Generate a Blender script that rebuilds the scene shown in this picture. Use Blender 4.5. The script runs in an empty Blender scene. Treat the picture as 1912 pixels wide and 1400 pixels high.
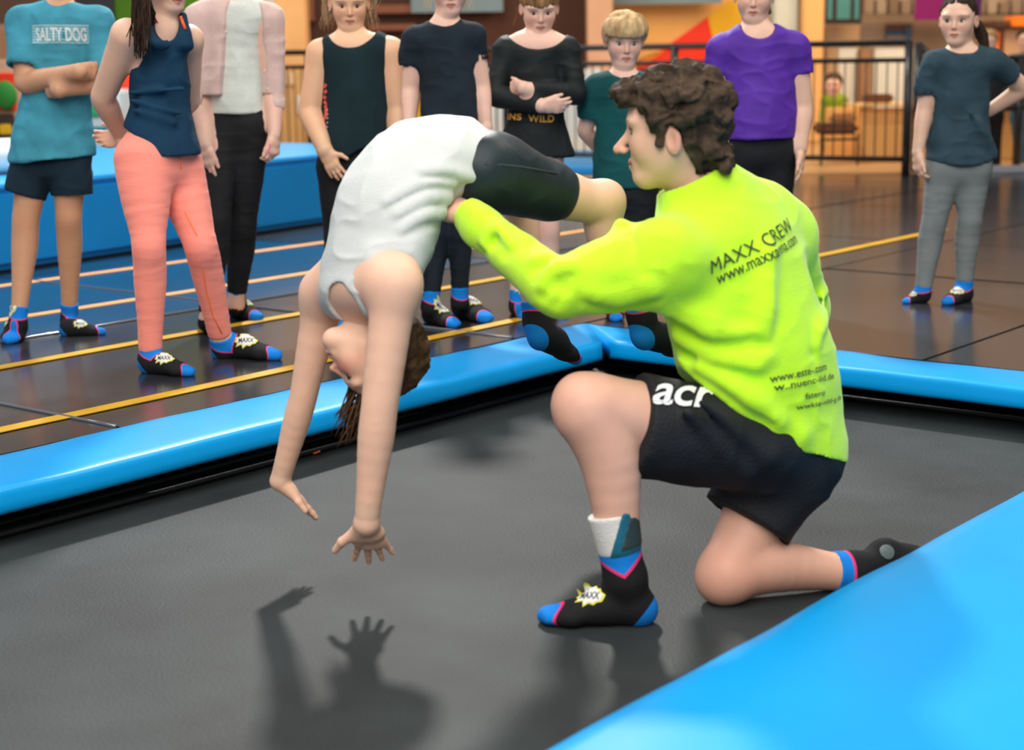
# Trampoline hall: a coach kneels on a trampoline bed and supports a child in a back bend; nine children watch.
import bpy, bmesh, math, random
import numpy as np
from mathutils import Vector, Matrix
from mathutils.bvhtree import BVHTree

SC = bpy.context.scene
COL = SC.collection
random.seed(7)

# ------------------------------------------------------------------ camera (measured from the photograph)
F_PX, CX, CY, CAM_H = 3105.0, 956.0, 700.0, 1.05
ROLL = math.atan(.0148)
PITCH = math.atan(599 * math.cos(ROLL) / F_PX)
FW = np.array([0, math.cos(PITCH), -math.sin(PITCH)])
_R0 = np.array([1., 0, 0]); _U0 = np.array([0, math.sin(PITCH), math.cos(PITCH)])
UP = _U0 * math.cos(ROLL) + _R0 * math.sin(ROLL)
RT = _R0 * math.cos(ROLL) - _U0 * math.sin(ROLL)
CAM = np.array([0, 0, CAM_H])

cam_d = bpy.data.cameras.new('camera')
cam_d.sensor_width = 36.0
cam_d.lens = F_PX / 1912 * 36
cam_d.dof.use_dof = True
cam_d.dof.focus_distance = 4.6
cam_d.dof.aperture_fstop = 3.0
cam_d.clip_start = .05
cam = bpy.data.objects.new('camera', cam_d)
COL.objects.link(cam)
cam.matrix_world = Matrix(((RT[0], UP[0], -FW[0], 0), (RT[1], UP[1], -FW[1], 0), (RT[2], UP[2], -FW[2], CAM_H), (0, 0, 0, 1)))
SC.camera = cam

# ------------------------------------------------------------------ world, lamps, exposure
w = bpy.data.worlds.new('hall_light'); SC.world = w; w.use_nodes = True
w.node_tree.nodes['Background'].inputs[0].default_value = (.88, .88, .90, 1)
w.node_tree.nodes['Background'].inputs[1].default_value = .34
SC.view_settings.view_transform = 'Standard'
SC.view_settings.look = 'None'
SC.view_settings.gamma = 1
SC.view_settings.use_curve_mapping = False
SC.view_settings.exposure = .02

def lamp(name, loc, aim, size, power, color=(1, 1, 1), size_y=None):
    d = bpy.data.lights.new(name, 'AREA'); d.energy = power; d.color = color
    d.shape = 'RECTANGLE'; d.size = size; d.size_y = size_y or size
    o = bpy.data.objects.new(name, d); COL.objects.link(o); o.location = loc
    o.rotation_euler = (Vector(aim) - Vector(loc)).to_track_quat('-Z', 'Y').to_euler()
    return o
lamp('ceiling_floodlight', (-.6, 12.0, 6.6), (-.3, 3.8, 0), .55, 900, (1, .97, .92))
lamp('unseen_overhead_light', (-.5, 1.0, 6.2), (-.3, 4.5, 0), 4.5, 330, (1, .97, .93))
lamp('unseen_overhead_light', (3.2, 6.0, 6.4), (.8, 5.0, 0), 3.0, 170, (1, .93, .84))
lamp('unseen_overhead_light', (-4.5, 7.5, 6.0), (-1, 6.0, 0), 2.5, 190, (.86, .93, 1))
lamp('unseen_overhead_light', (-.6, -2.6, 4.6), (.0, 5.0, .5), 3.2, 330, (1, .93, .86))  # warm fill added from the camera side, not a ceiling fixture
lamp('counter_light', (4.5, 16.0, 4.0), (4.5, 19.5, .8), 3.0, 290, (1, .72, .42))
lamp('back_hall_light', (-1.5, 16.0, 5.0), (-1.5, 21, 1.4), 4.0, 240, (1, .85, .68))

# ------------------------------------------------------------------ pixel -> world helpers (real positions measured from the photograph)
def ray(x, y): return FW * F_PX + RT * (x - CX) - UP * (y - CY)
def at_z(x, y, z=0.):
    d = ray(x, y); return CAM + d * ((z - CAM_H) / d[2])
def at_y(x, y, Y):
    d = ray(x, y); return CAM + d * (Y / d[1])
def px_m(P): return F_PX / ((np.asarray(P) - CAM) @ FW)
E1 = np.array([.6252, .7805, 0.]); E2 = np.array([-.7805, .6252, 0.])
def uvz(u, v, z): return E1 * u + E2 * v + np.array([0, 0, z])
def nrm(v): v = np.asarray(v, float); return v / (np.linalg.norm(v) + 1e-12)
def lerp(a, b, t): return np.asarray(a) * (1 - t) + np.asarray(b) * t

# ------------------------------------------------------------------ objects
BASE = {}
def tag(o, label=None, cat=None, group=None, kind=None):
    if label: o['label'] = label
    if cat: o['category'] = cat
    if group: o['group'] = group
    if kind: o['kind'] = kind
    return o
def thing(name, loc, label, cat, group=None):
    o = bpy.data.objects.new(name, None); COL.objects.link(o); o.location = loc
    o.empty_display_size = .1
    BASE[o.name] = np.array(loc, float)
    return tag(o, label, cat, group)
def link(name, me, m, parent=None, loc=None):
    if m is not None and not len(me.materials): me.materials.append(m)
    o = bpy.data.objects.new(name, me); COL.objects.link(o)
    if parent is not None:
        o.parent = parent; BASE[o.name] = BASE[parent.name]
    else: BASE[o.name] = np.zeros(3)
    if loc is not None: o.location = loc
    return o
def mesh_np(name, V, Q, smooth=True):
    me = bpy.data.meshes.new(name)
    V = np.ascontiguousarray(V, np.float32); Q = np.ascontiguousarray(Q, np.int32)
    n = Q.shape[1]
    me.vertices.add(len(V)); me.vertices.foreach_set('co', V.ravel())
    me.loops.add(Q.size); me.loops.foreach_set('vertex_index', Q.ravel())
    me.polygons.add(len(Q)); me.polygons.foreach_set('loop_start', np.arange(0, Q.size, n, dtype=np.int32))
    me.polygons.foreach_set('use_smooth', np.full(len(Q), smooth))
    me.update(calc_edges=True); me.validate()
    return me
def base_of(parent): return BASE[parent.name] if parent is not None else np.zeros(3)
def obj_np(name, V, Q, m, parent=None, mask=None, smooth=True):
    me = mesh_np(name, V - base_of(parent), Q, smooth)
    if mask is not None:
        at = me.attributes.new('msk', 'FLOAT_VECTOR', 'POINT')
        at.data.foreach_set('vector', np.ascontiguousarray(mask, np.float32).ravel())
    o = link(name, me, m, parent)
    return o
def obj_bm(name, bm, m, parent=None, smooth=False):
    b = base_of(parent)
    for v in bm.verts: v.co -= Vector(b)
    me = bpy.data.meshes.new(name); bm.to_mesh(me); bm.free()
    if smooth:
        for p in me.polygons: p.use_smooth = True
    return link(name, me, m, parent)
def bm_box(bm, lo, hi, X=(1, 0, 0), Y=(0, 1, 0), Z=(0, 0, 1), O=(0, 0, 0), bevel=0.):
    X, Y, Z, O = map(Vector, (X, Y, Z, O)); vs = []
    for k in (lo[2], hi[2]):
        for a, b in ((lo[0], lo[1]), (hi[0], lo[1]), (hi[0], hi[1]), (lo[0], hi[1])):
            vs.append(bm.verts.new(O + X * a + Y * b + Z * k))
    fs = [bm.faces.new([vs[i] for i in f]) for f in ((3, 2, 1, 0), (4, 5, 6, 7), (0, 1, 5, 4), (1, 2, 6, 5), (2, 3, 7, 6), (3, 0, 4, 7))]
    if bevel:
        es = list({e for f in fs for e in f.edges})
        bmesh.ops.bevel(bm, geom=es, offset=bevel, segments=2, affect='EDGES')
    return bm
def box(name, lo, hi, m, parent=None, bevel=0., **kw):
    return obj_bm(name, bm_box(bmesh.new(), lo, hi, bevel=bevel, **kw), m, parent)
def bm_tube(bm, pts, r, n=8, caps=True):
    pts = [np.asarray(p, float) for p in pts]; rs = r if hasattr(r, '__len__') else [r] * len(pts); rings = []
    ref = None
    for i, p in enumerate(pts):
        t = nrm(pts[min(i + 1, len(pts) - 1)] - pts[max(i - 1, 0)])
        if ref is None: ref = np.array([0, 0, 1.]) if abs(t[2]) < .9 else np.array([1., 0, 0])
        s = nrm(np.cross(t, ref)); q = np.cross(s, t); ref = q
        rings.append([bm.verts.new(Vector(p + rs[i] * (s * math.cos(2 * math.pi * k / n) + q * math.sin(2 * math.pi * k / n)))) for k in range(n)])
    for a, b in zip(rings[:-1], rings[1:]):
        for k in range(n): bm.faces.new((a[k], b[k], b[(k + 1) % n], a[(k + 1) % n]))
    if caps: bm.faces.new(rings[0]); bm.faces.new(rings[-1][::-1])
    return bm
def tube(name, pts, r, m, parent=None, n=8):
    bm = bm_tube(bmesh.new(), pts, r, n)
    bmesh.ops.recalc_face_normals(bm, faces=bm.faces)
    return obj_bm(name, bm, m, parent, smooth=True)
def bm_sphere(bm, c, r, axes=None, seg=16, rings=10):
    A = np.eye(3) if axes is None else np.asarray(axes)
    r = np.array(r if hasattr(r, '__len__') else (r, r, r), float)
    res = bmesh.ops.create_uvsphere(bm, u_segments=seg, v_segments=rings, radius=1)
    for v in res['verts']:
        v.co = Vector(np.asarray(c) + (np.array(v.co) * r) @ A)
    return res['verts']

# ------------------------------------------------------------------ materials
def mat(name, col, rough=.6, spec=.4, bump=0., bscale=60., var=0., vscale=5., metal=0., stretch=(1, 1, 1), sheen=0., emit=0., wave=None, col2=None, coat=0.):
    m = bpy.data.materials.new(name); m.use_nodes = True
    nt = m.node_tree; bs = nt.nodes['Principled BSDF']
    bs.inputs['Base Color'].default_value = (*col, 1)
    bs.inputs['Roughness'].default_value = rough
    bs.inputs['Specular IOR Level'].default_value = spec
    bs.inputs['Metallic'].default_value = metal
    if sheen: bs.inputs['Sheen Weight'].default_value = sheen
    if coat: bs.inputs['Coat Weight'].default_value = coat; bs.inputs['Coat Roughness'].default_value = .15
    if emit:
        bs.inputs['Emission Color'].default_value = (*col, 1); bs.inputs['Emission Strength'].default_value = emit
    tc = nt.nodes.new('ShaderNodeTexCoord'); mp = nt.nodes.new('ShaderNodeMapping')
    mp.inputs['Scale'].default_value = stretch
    nt.links.new(tc.outputs['Object'], mp.inputs['Vector'])
    if var:
        n = nt.nodes.new('ShaderNodeTexNoise'); n.inputs['Scale'].default_value = vscale; n.inputs['Detail'].default_value = 4
        nt.links.new(mp.outputs[0], n.inputs['Vector'])
        mx = nt.nodes.new('ShaderNodeMix'); mx.data_type = 'RGBA'
        c2 = col2 or tuple(min(1, c * (1 + var)) for c in col)
        mx.inputs['A'].default_value = (*[c * (1 - var) if col2 is None else c for c in col], 1)
        mx.inputs['B'].default_value = (*c2, 1)
        mr = nt.nodes.new('ShaderNodeMapRange'); mr.inputs['From Min'].default_value = .3; mr.inputs['From Max'].default_value = .7
        nt.links.new(n.outputs['Fac'], mr.inputs['Value']); nt.links.new(mr.outputs[0], mx.inputs['Factor'])
        nt.links.new(mx.outputs['Result'], bs.inputs['Base Color'])
    if bump:
        n2 = nt.nodes.new('ShaderNodeTexNoise'); n2.inputs['Scale'].default_value = bscale; n2.inputs['Detail'].default_value = 3
        nt.links.new(mp.outputs[0], n2.inputs['Vector'])
        b = nt.nodes.new('ShaderNodeBump'); b.inputs['Strength'].default_value = bump; b.inputs['Distance'].default_value = .01
        nt.links.new(n2.outputs['Fac'], b.inputs['Height']); nt.links.new(b.outputs[0], bs.inputs['Normal'])
    return m
def mixnode(nt, fac, a, b):
    mx = nt.nodes.new('ShaderNodeMix'); mx.data_type = 'RGBA'
    for s, v in (('Factor', fac), ('A', a), ('B', b)):
        if isinstance(v, tuple): mx.inputs[s].default_value = (*v, 1)
        elif isinstance(v, float): mx.inputs[s].default_value = v
        else: nt.links.new(v, mx.inputs[s])
    return mx.outputs['Result']
def mathn(nt, op, a, b=0., c=None):
    n = nt.nodes.new('ShaderNodeMath'); n.operation = op
    for i, v in enumerate((a, b) if c is None else (a, b, c)):
        if isinstance(v, (int, float)): n.inputs[i].default_value = v
        else: nt.links.new(v, n.inputs[i])
    return n.outputs[0]
def attr_xyz(nt, name='msk'):
    a = nt.nodes.new('ShaderNodeAttribute'); a.attribute_name = name
    s = nt.nodes.new('ShaderNodeSeparateXYZ'); nt.links.new(a.outputs['Vector'], s.inputs[0])
    return s.outputs
def skin_mat(name, col, brow_shade=(.06, .03, .015), lip=(.42, .10, .08), blush=(.62, .17, .12)):
    m = bpy.data.materials.new(name); m.use_nodes = True; nt = m.node_tree; bs = nt.nodes['Principled BSDF']
    x, y, z = attr_xyz(nt)
    n = nt.nodes.new('ShaderNodeTexNoise'); n.inputs['Scale'].default_value = 26; n.inputs['Detail'].default_value = 4
    tc = nt.nodes.new('ShaderNodeTexCoord'); nt.links.new(tc.outputs['Object'], n.inputs['Vector'])
    base = mixnode(nt, n.outputs['Fac'], tuple(c * .93 for c in col), tuple(min(1, c * 1.07) for c in col))
    c1 = mixnode(nt, mathn(nt, 'MULTIPLY', x, .55), base, blush)
    c2 = mixnode(nt, mathn(nt, 'MULTIPLY', y, .8), c1, lip)
    c3 = mixnode(nt, mathn(nt, 'MULTIPLY', z, .8), c2, brow_shade)
    nt.links.new(c3, bs.inputs['Base Color'])
    bs.inputs['Roughness'].default_value = .52; bs.inputs['Specular IOR Level'].default_value = .35
    bs.inputs['Subsurface Weight'].default_value = .12; bs.inputs['Subsurface Scale'].default_value = .012
    bs.inputs['Subsurface Radius'].default_value = (1, .35, .2)
    return m
def sock_mat():
    m = bpy.data.materials.new('sock_knit'); m.use_nodes = True; nt = m.node_tree; bs = nt.nodes['Principled BSDF']
    x, y, z = attr_xyz(nt)
    blk, blu, pnk = (.012, .012, .014), (.006, .20, .66), (.75, .035, .16)
    c = blk
    for ch, w_ in ((x, .0028), (y, .0028)):
        c = mixnode(nt, mathn(nt, 'GREATER_THAN', ch, -w_), c, pnk)
        c = mixnode(nt, mathn(nt, 'GREATER_THAN', ch, w_ * .4), c, blu)
    c = mixnode(nt, mathn(nt, 'GREATER_THAN', z, 0.), c, blu)
    nt.links.new(c, bs.inputs['Base Color']); bs.inputs['Roughness'].default_value = .85; bs.inputs['Specular IOR Level'].default_value = .2
    n = nt.nodes.new('ShaderNodeTexNoise'); n.inputs['Scale'].default_value = 320
    tc = nt.nodes.new('ShaderNodeTexCoord'); nt.links.new(tc.outputs['Object'], n.inputs['Vector'])
    b = nt.nodes.new('ShaderNodeBump'); b.inputs['Strength'].default_value = .35; b.inputs['Distance'].default_value = .004
    nt.links.new(n.outputs['Fac'], b.inputs['Height']); nt.links.new(b.outputs[0], bs.inputs['Normal'])
    return m
SOCK = sock_mat()
def cloth(name, col, var=.10, rough=.85, bump=.25, bscale=260., vscale=9., sheen=.0, **k):
    return mat(name, col, rough, .25, bump, bscale, var, vscale, sheen=sheen, **k)
def hair_mat(name, c1, c2, stretch=(60, 60, 9)):
    return mat(name, c1, .75, .12, .6, 1.6, .9, 1.0, stretch=stretch, col2=c2)
# ------------------------------------------------------------------ implicit-surface modelling (bodies, clothes, hair)
f32 = np.float32
def vnoise(P, seed=0):
    P = np.asarray(P, np.float64); i = np.floor(P).astype(np.int64); f = P - i; u = f * f * (3 - 2 * f)
    out = np.zeros(len(P))
    for dx in (0, 1):
        for dy in (0, 1):
            for dz in (0, 1):
                h = ((i[:, 0] + dx) * 374761393 + (i[:, 1] + dy) * 668265263 + (i[:, 2] + dz) * 2147483647 + seed * 974711) & 0xffffffff
                h = ((h ^ (h >> 13)) * 1274126177) & 0xffffffff
                h = (h ^ (h >> 16)) & 0xffff
                wt = (u[:, 0] if dx else 1 - u[:, 0]) * (u[:, 1] if dy else 1 - u[:, 1]) * (u[:, 2] if dz else 1 - u[:, 2])
                out += wt * (h / 65535.)
    return out
class P:      # tapered capsule with elliptical section
    def __init__(s, a, b, ra, rb=None, side=None, fa=False, fb=False):
        s.a = np.asarray(a, float); s.b = np.asarray(b, float); rb = ra if rb is None else rb
        s.ra = ra if hasattr(ra, '__len__') else (ra, ra); s.rb = rb if hasattr(rb, '__len__') else (rb, rb)
        s.fa, s.fb = fa, fb
        s.el = s.ra[0] != s.ra[1] or s.rb[0] != s.rb[1]
        ax = s.b - s.a; s.L = np.linalg.norm(ax) + 1e-9; s.ax = ax / s.L
        sd = np.array(side if side is not None else ((1., 0, 0) if abs(s.ax[0]) < .8 else (0, 0, 1.)), float)
        sd = nrm(sd - s.ax * (sd @ s.ax)); s.sd = sd; s.fr = np.cross(s.ax, sd)
    def grow(s, g): return P(s.a, s.b, (s.ra[0] + g, s.ra[1] + g), (s.rb[0] + g, s.rb[1] + g), s.sd, s.fa, s.fb)
    def bb(s):
        r1, r2 = max(s.ra), max(s.rb)
        return np.minimum(s.a - r1, s.b - r2), np.maximum(s.a + r1, s.b + r2)
    def d(s, X, Y, Z):
        x, y, z = X - s.a[0], Y - s.a[1], Z - s.a[2]
        tt = (x * f32(s.ax[0]) + y * f32(s.ax[1]) + z * f32(s.ax[2]))
        t = np.clip(tt / f32(s.L), 0, 1); q = tt - t * f32(s.L)
        if not s.el:
            r2 = x * x + y * y + z * z - tt * tt
            d = np.sqrt(np.maximum(r2, 0) + q * q) - (s.ra[0] + (s.rb[0] - s.ra[0]) * t)
        else:
            qs = x * f32(s.sd[0]) + y * f32(s.sd[1]) + z * f32(s.sd[2])
            qf = x * f32(s.fr[0]) + y * f32(s.fr[1]) + z * f32(s.fr[2])
            rs = s.ra[0] + (s.rb[0] - s.ra[0]) * t; rf = s.ra[1] + (s.rb[1] - s.ra[1]) * t; rq = np.minimum(rs, rf)
            A, B, C = qs / rs, qf / rf, q / rq
            k0 = np.sqrt(A * A + B * B + C * C); k1 = np.sqrt((A / rs) ** 2 + (B / rf) ** 2 + (C / rq) ** 2) + 1e-6
            d = k0 * (k0 - 1) / k1
            d = np.where(k0 < .05, -np.minimum(rs, rf) + 0 * d, d)
        if s.fa: d = np.maximum(d, -tt)
        if s.fb: d = np.maximum(d, tt - s.L)
        return d.astype(f32)
class E:      # rotated ellipsoid; rows of A are the axes
    def __init__(s, c, r, A=None):
        s.c = np.asarray(c, float); s.r = np.array(r if hasattr(r, '__len__') else (r, r, r), float); s.A = np.eye(3) if A is None else np.asarray(A, float)
    def grow(s, g): return E(s.c, s.r + g, s.A)
    def bb(s):
        e = np.sqrt(((s.A * s.r[:, None]) ** 2).sum(0)); return s.c - e, s.c + e
    def d(s, X, Y, Z):
        x, y, z = X - f32(s.c[0]), Y - f32(s.c[1]), Z - f32(s.c[2]); k0 = 0; k1 = 0
        for a, r in zip(s.A, s.r):
            q = (x * f32(a[0]) + y * f32(a[1]) + z * f32(a[2])) / f32(r); k0 = k0 + q * q; k1 = k1 + (q / f32(r)) ** 2
        k0 = np.sqrt(k0); k1 = np.sqrt(k1) + 1e-6
        return np.where(k0 < .05, -s.r.min(), k0 * (k0 - 1) / k1).astype(f32)
class Ch:     # chain of tapered capsules through points
    def __init__(s, pts, rs, side=None, k=.006, fa=False, fb=False):
        s.args = (pts, rs, side, k, fa, fb)
        if len(pts) > 2:      # smooth resampling, so that the limb has no rings
            A = np.array([np.r_[p, (r if hasattr(r, '__len__') else (r, r))] for p, r in zip(pts, rs)], float); n0 = len(A)
            A2 = np.vstack([2 * A[0] - A[1], A, 2 * A[-1] - A[-2]]); o = []; sd2 = []
            for i in range(n0 - 1):
                p0, p1, p2, p3 = A2[i:i + 4]
                for t in (0, .34, .67):
                    o.append(.5 * (2 * p1 + (p2 - p0) * t + (2 * p0 - 5 * p1 + 4 * p2 - p3) * t * t + (3 * p1 - p0 - 3 * p2 + p3) * t ** 3)); sd2.append(side[i] if isinstance(side, list) else side)
            o.append(A[-1]); pts = [q[:3] for q in o]; rs = [tuple(q[3:]) for q in o]; side = sd2 if isinstance(side, list) else side; k = min(k, .002) if k < .015 else k * .4
        n = len(pts); s.k = k
        s.ps = [P(pts[i], pts[i + 1], rs[i], rs[i + 1], side[i] if isinstance(side, list) else side, fa and i == 0, fb and i == n - 2) for i in range(n - 1)]
    def grow(s, g):
        pts, rs, side, k, fa, fb = s.args
        return Ch(pts, [tuple(x + g for x in r) if hasattr(r, '__len__') else r + g for r in rs], side, k, fa, fb)
    def bb(s):
        b = [p.bb() for p in s.ps]; return np.min([x[0] for x in b], 0), np.max([x[1] for x in b], 0)
    def d(s, X, Y, Z):
        G = None
        for p in s.ps:
            q = p.d(X, Y, Z)
            if G is None: G = q
            else: h = np.maximum(s.k - np.abs(G - q), 0) / s.k; G = np.minimum(G, q) - h * h * (s.k * .25)
        return G
def U(p, k=.02): return ('u', k, p)
def S(p, k=.01): return ('s', k, p)
def growi(items, g): return [(o, k, p.grow(g) if o == 'u' else p) for o, k, p in items]
def nets(Fd, lo, h):
    Sg = Fd < 0
    c = np.zeros(tuple(n - 1 for n in Fd.shape), np.uint8)
    for dx in (0, 1):
        for dy in (0, 1):
            for dz in (0, 1):
                c += Sg[dx:Fd.shape[0] - 1 + dx, dy:Fd.shape[1] - 1 + dy, dz:Fd.shape[2] - 1 + dz]
    act = (c > 0) & (c < 8); idx = np.full(act.shape, -1, np.int32); I = np.nonzero(act); n = len(I[0]); idx[act] = np.arange(n)
    cs = [(a, b, d_) for a in (0, 1) for b in (0, 1) for d_ in (0, 1)]
    val = [Fd[I[0] + a, I[1] + b, I[2] + d_] for a, b, d_ in cs]
    acc = np.zeros((n, 3)); cnt = np.zeros(n)
    for i in range(8):
        for j in range(i + 1, 8):
            df = [cs[j][k] - cs[i][k] for k in range(3)]
            if sum(map(abs, df)) != 1: continue
            m = (val[i] < 0) != (val[j] < 0); t = val[i][m] / (val[i][m] - val[j][m])
            acc[m] += np.array(cs[i]) + t[:, None] * np.array(df); cnt[m] += 1
    V = np.asarray(lo) + h * (np.stack(I, 1) + acc / cnt[:, None])
    Q = []
    for ax in range(3):
        a, b = (ax + 1) % 3, (ax + 2) % 3
        s0 = [slice(None)] * 3; s1 = [slice(None)] * 3; s0[ax] = slice(0, -1); s1[ax] = slice(1, None)
        ch = Sg[tuple(s0)] != Sg[tuple(s1)]
        K = np.array(np.nonzero(ch)); ok = np.ones(K.shape[1], bool)
        for q in (a, b): ok &= (K[q] >= 1) & (K[q] < Fd.shape[q] - 1)
        K = K[:, ok]
        def cell(da, db):
            k = K.copy(); k[a] += da; k[b] += db; return idx[k[0], k[1], k[2]]
        q = np.stack([cell(-1, -1), cell(0, -1), cell(0, 0), cell(-1, 0)], 1)
        fl = ~Sg[K[0], K[1], K[2]]; q[fl] = q[fl][:, ::-1]; Q.append(q)
    return V, np.concatenate(Q)
def vnormals(V, Q):
    a, b, c = V[Q[:, 0]], V[Q[:, 1]], V[Q[:, 2]]; d = V[Q[:, 3]]
    n = np.cross(c - a, d - b); N = np.zeros_like(V)
    for k in range(4):
        for j in range(3): N[:, j] += np.bincount(Q[:, k], n[:, j], len(V))
    return N / (np.linalg.norm(N, axis=1, keepdims=True) + 1e-12)
def smooth_np(V, Q, it=1, lam=.5):
    e = np.concatenate([Q[:, [0, 1]], Q[:, [1, 2]], Q[:, [2, 3]], Q[:, [3, 0]]])
    deg = np.bincount(e[:, 0], minlength=len(V)) + np.bincount(e[:, 1], minlength=len(V))
    for _ in range(it):
        A = np.stack([np.bincount(e[:, 0], V[e[:, 1], j], len(V)) + np.bincount(e[:, 1], V[e[:, 0], j], len(V)) for j in range(3)], 1) / np.maximum(deg, 1)[:, None]
        V = V + lam * (A - V)
    return V
def carve(items, h, cut=None, clip=None, smooth=1):
    us = [p.bb() for o, k, p in items if o == 'u']
    lo = np.min([b[0] for b in us], 0) - 4 * h; hi = np.max([b[1] for b in us], 0) + 4 * h
    if clip is not None:
        if clip[0] is not None: lo = np.maximum(lo, clip[0])
        if clip[1] is not None: hi = np.minimum(hi, clip[1])
    ax = [np.arange(lo[i], hi[i] + h, h, dtype=f32) for i in range(3)]
    Fd = np.full([len(a) for a in ax], 1., f32)
    for o, k, p in items:
        b0, b1 = p.bb(); m = k + 3 * h; sl = []
        for i in range(3):
            i0 = max(0, int((b0[i] - m - lo[i]) / h)); i1 = min(len(ax[i]), int((b1[i] + m - lo[i]) / h) + 2)
            sl.append(slice(i0, max(i0, i1)))
        if any(s_.stop <= s_.start for s_ in sl): continue
        sl = tuple(sl); G = Fd[sl]
        d = p.d(ax[0][sl[0]][:, None, None], ax[1][sl[1]][None, :, None], ax[2][sl[2]][None, None, :])
        if o == 'u':
            hh = np.maximum(k - np.abs(G - d), 0) / k; Fd[sl] = np.minimum(G, d) - hh * hh * (k * .25)
        else:
            d = -d; hh = np.maximum(k - np.abs(G - d), 0) / k; Fd[sl] = np.maximum(G, d) + hh * hh * (k * .25)
    if cut is not None: Fd = np.maximum(Fd, np.asarray(cut(ax[0][:, None, None], ax[1][None, :, None], ax[2][None, None, :]), f32))
    Fd[0], Fd[-1], Fd[:, 0], Fd[:, -1], Fd[:, :, 0], Fd[:, :, -1] = (1.,) * 6
    V, Q = nets(Fd, lo, h)
    if smooth: V = smooth_np(V, Q, smooth, .45)
    return V, Q
def plane_cut(pt, n):            # keeps the side opposite to n
    pt = np.asarray(pt, float); n = nrm(n)
    return lambda X, Y, Z: (X - pt[0]) * n[0] + (Y - pt[1]) * n[1] + (Z - pt[2]) * n[2]
def maxcut(*cs):
    def f(X, Y, Z):
        r = cs[0](X, Y, Z)
        for c in cs[1:]: r = np.maximum(r, c(X, Y, Z))
        return r
    return f
def wrinkle(V, Q, layers, weight=None):
    N = vnormals(V, Q); D = np.zeros(len(V))
    for amp, sc, seed, ridge in layers:
        q = V * np.asarray(sc) + (vnoise(V * 7, seed + 50)[:, None] - .5) * 1.2
        n = vnoise(q, seed)
        D += amp * ((1 - np.abs(2 * n - 1)) ** 2 * 1.2 - .5 if ridge else (n - .5) * 2)
    if weight is not None: D *= weight(V)
    return V + N * D[:, None]
def joinvq(parts):
    Vs, Qs, n = [], [], 0
    for V, Q in parts: Vs.append(V); Qs.append(Q + n); n += len(V)
    return np.concatenate(Vs), np.concatenate(Qs)
def sstep(x, a, b): t = np.clip((x - a) / (b - a), 0, 1); return t * t * (3 - 2 * t)

# ------------------------------------------------------------------ anatomy
def hand(wr, d, t, n, L, curl=(.25, .3, .25), spread=.10, thumb=(.55, .75, .25), r_wr=None, fore=None):
    """wr wrist, d towards fingers, t towards thumb, n the way the palm faces, L hand length"""
    d = nrm(d); t = nrm(np.asarray(t) - d * (np.asarray(t) @ d)); n0 = np.asarray(n, float); n = nrm(np.cross(d, t)); n = n if n @ n0 > 0 else -n
    wr = np.asarray(wr, float); it = []
    r = r_wr or .16 * L
    if fore is not None: it.append(U(P(wr + nrm(np.asarray(fore) - wr) * .3 * L, wr, r * 1.06, r), .01))
    it.append(U(P(wr, wr + d * .22 * L, (r, r * .80), (.20 * L, .105 * L), t), .012))
    it.append(U(P(wr + d * .22 * L, wr + d * .47 * L, (.19 * L, .10 * L), (.205 * L, .078 * L), t), .012))
    it.append(U(P(wr + d * .12 * L + t * .10 * L + n * .03 * L, wr + d * .36 * L + t * .17 * L + n * .03 * L, .085 * L, .06 * L), .012))
    for i, (o, ln, rr) in enumerate(((.155, .41, .052), (.052, .45, .054), (-.05, .42, .052), (-.148, .33, .045))):
        p = wr + d * (.47 - .03 * abs(i - 1)) * L + t * o * L
        dd = nrm(d + t * spread * (1.5 - i)); ang = 0.
        ts = nrm(np.cross(dd, n)); nn = n
        for j, fr in enumerate((.46, .30, .24)):
            ang += curl[j] * (1 + .12 * i)
            v = dd * math.cos(ang) + nn * math.sin(ang); q = p + v * ln * L * fr
            k0 = rr * L * (1 - .09 * j); it.append(U(P(p, q, k0, k0 * .92), .004 if j else .010)); p = q
    p = wr + d * .17 * L + t * .15 * L; v = nrm(d * thumb[0] + t * thumb[1] + n * thumb[2])
    q = p + v * .25 * L; it.append(U(P(p, q, .078 * L, .058 * L), .012))
    v2 = nrm(v * .8 + d * .45); it.append(U(P(q, q + v2 * .19 * L, .057 * L, .046 * L), .005))
    return it
def foot(ank, heel, toe, r_an, up=(0, 0, 1.)):
    f = nrm(np.asarray(toe) - heel); L = np.linalg.norm(np.asarray(toe) - heel); up = np.asarray(up, float); up = nrm(up - f * (up @ f)); sd = np.cross(f, up)
    H_ = lambda a, b: np.asarray(heel) + f * a * L + up * b * L
    it = [U(P(ank, H_(.2, .19), r_an, .125 * L), .03), U(E(H_(.125, .115), (.125 * L, .10 * L, .125 * L), [f, sd, up]), .03),
          U(P(H_(.18, .14), H_(.45, .16), (.115 * L, .13 * L), (.13 * L, .135 * L), sd), .03),
          U(P(H_(.42, .145), H_(.72, .085), (.135 * L, .13 * L), (.17 * L, .085 * L), sd), .03),
          U(P(H_(.70, .082), H_(.90, .065), (.17 * L, .080 * L), (.125 * L, .062 * L), sd), .02),
          U(P(H_(.88, .06) + sd * .05 * L, H_(.94, .055) + sd * .03 * L, .06 * L, .052 * L), .015)]
    return it, dict(f=f, L=L, up=up, sd=sd, heel=np.asarray(heel, float), ank=np.asarray(ank, float), H=H_)
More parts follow.
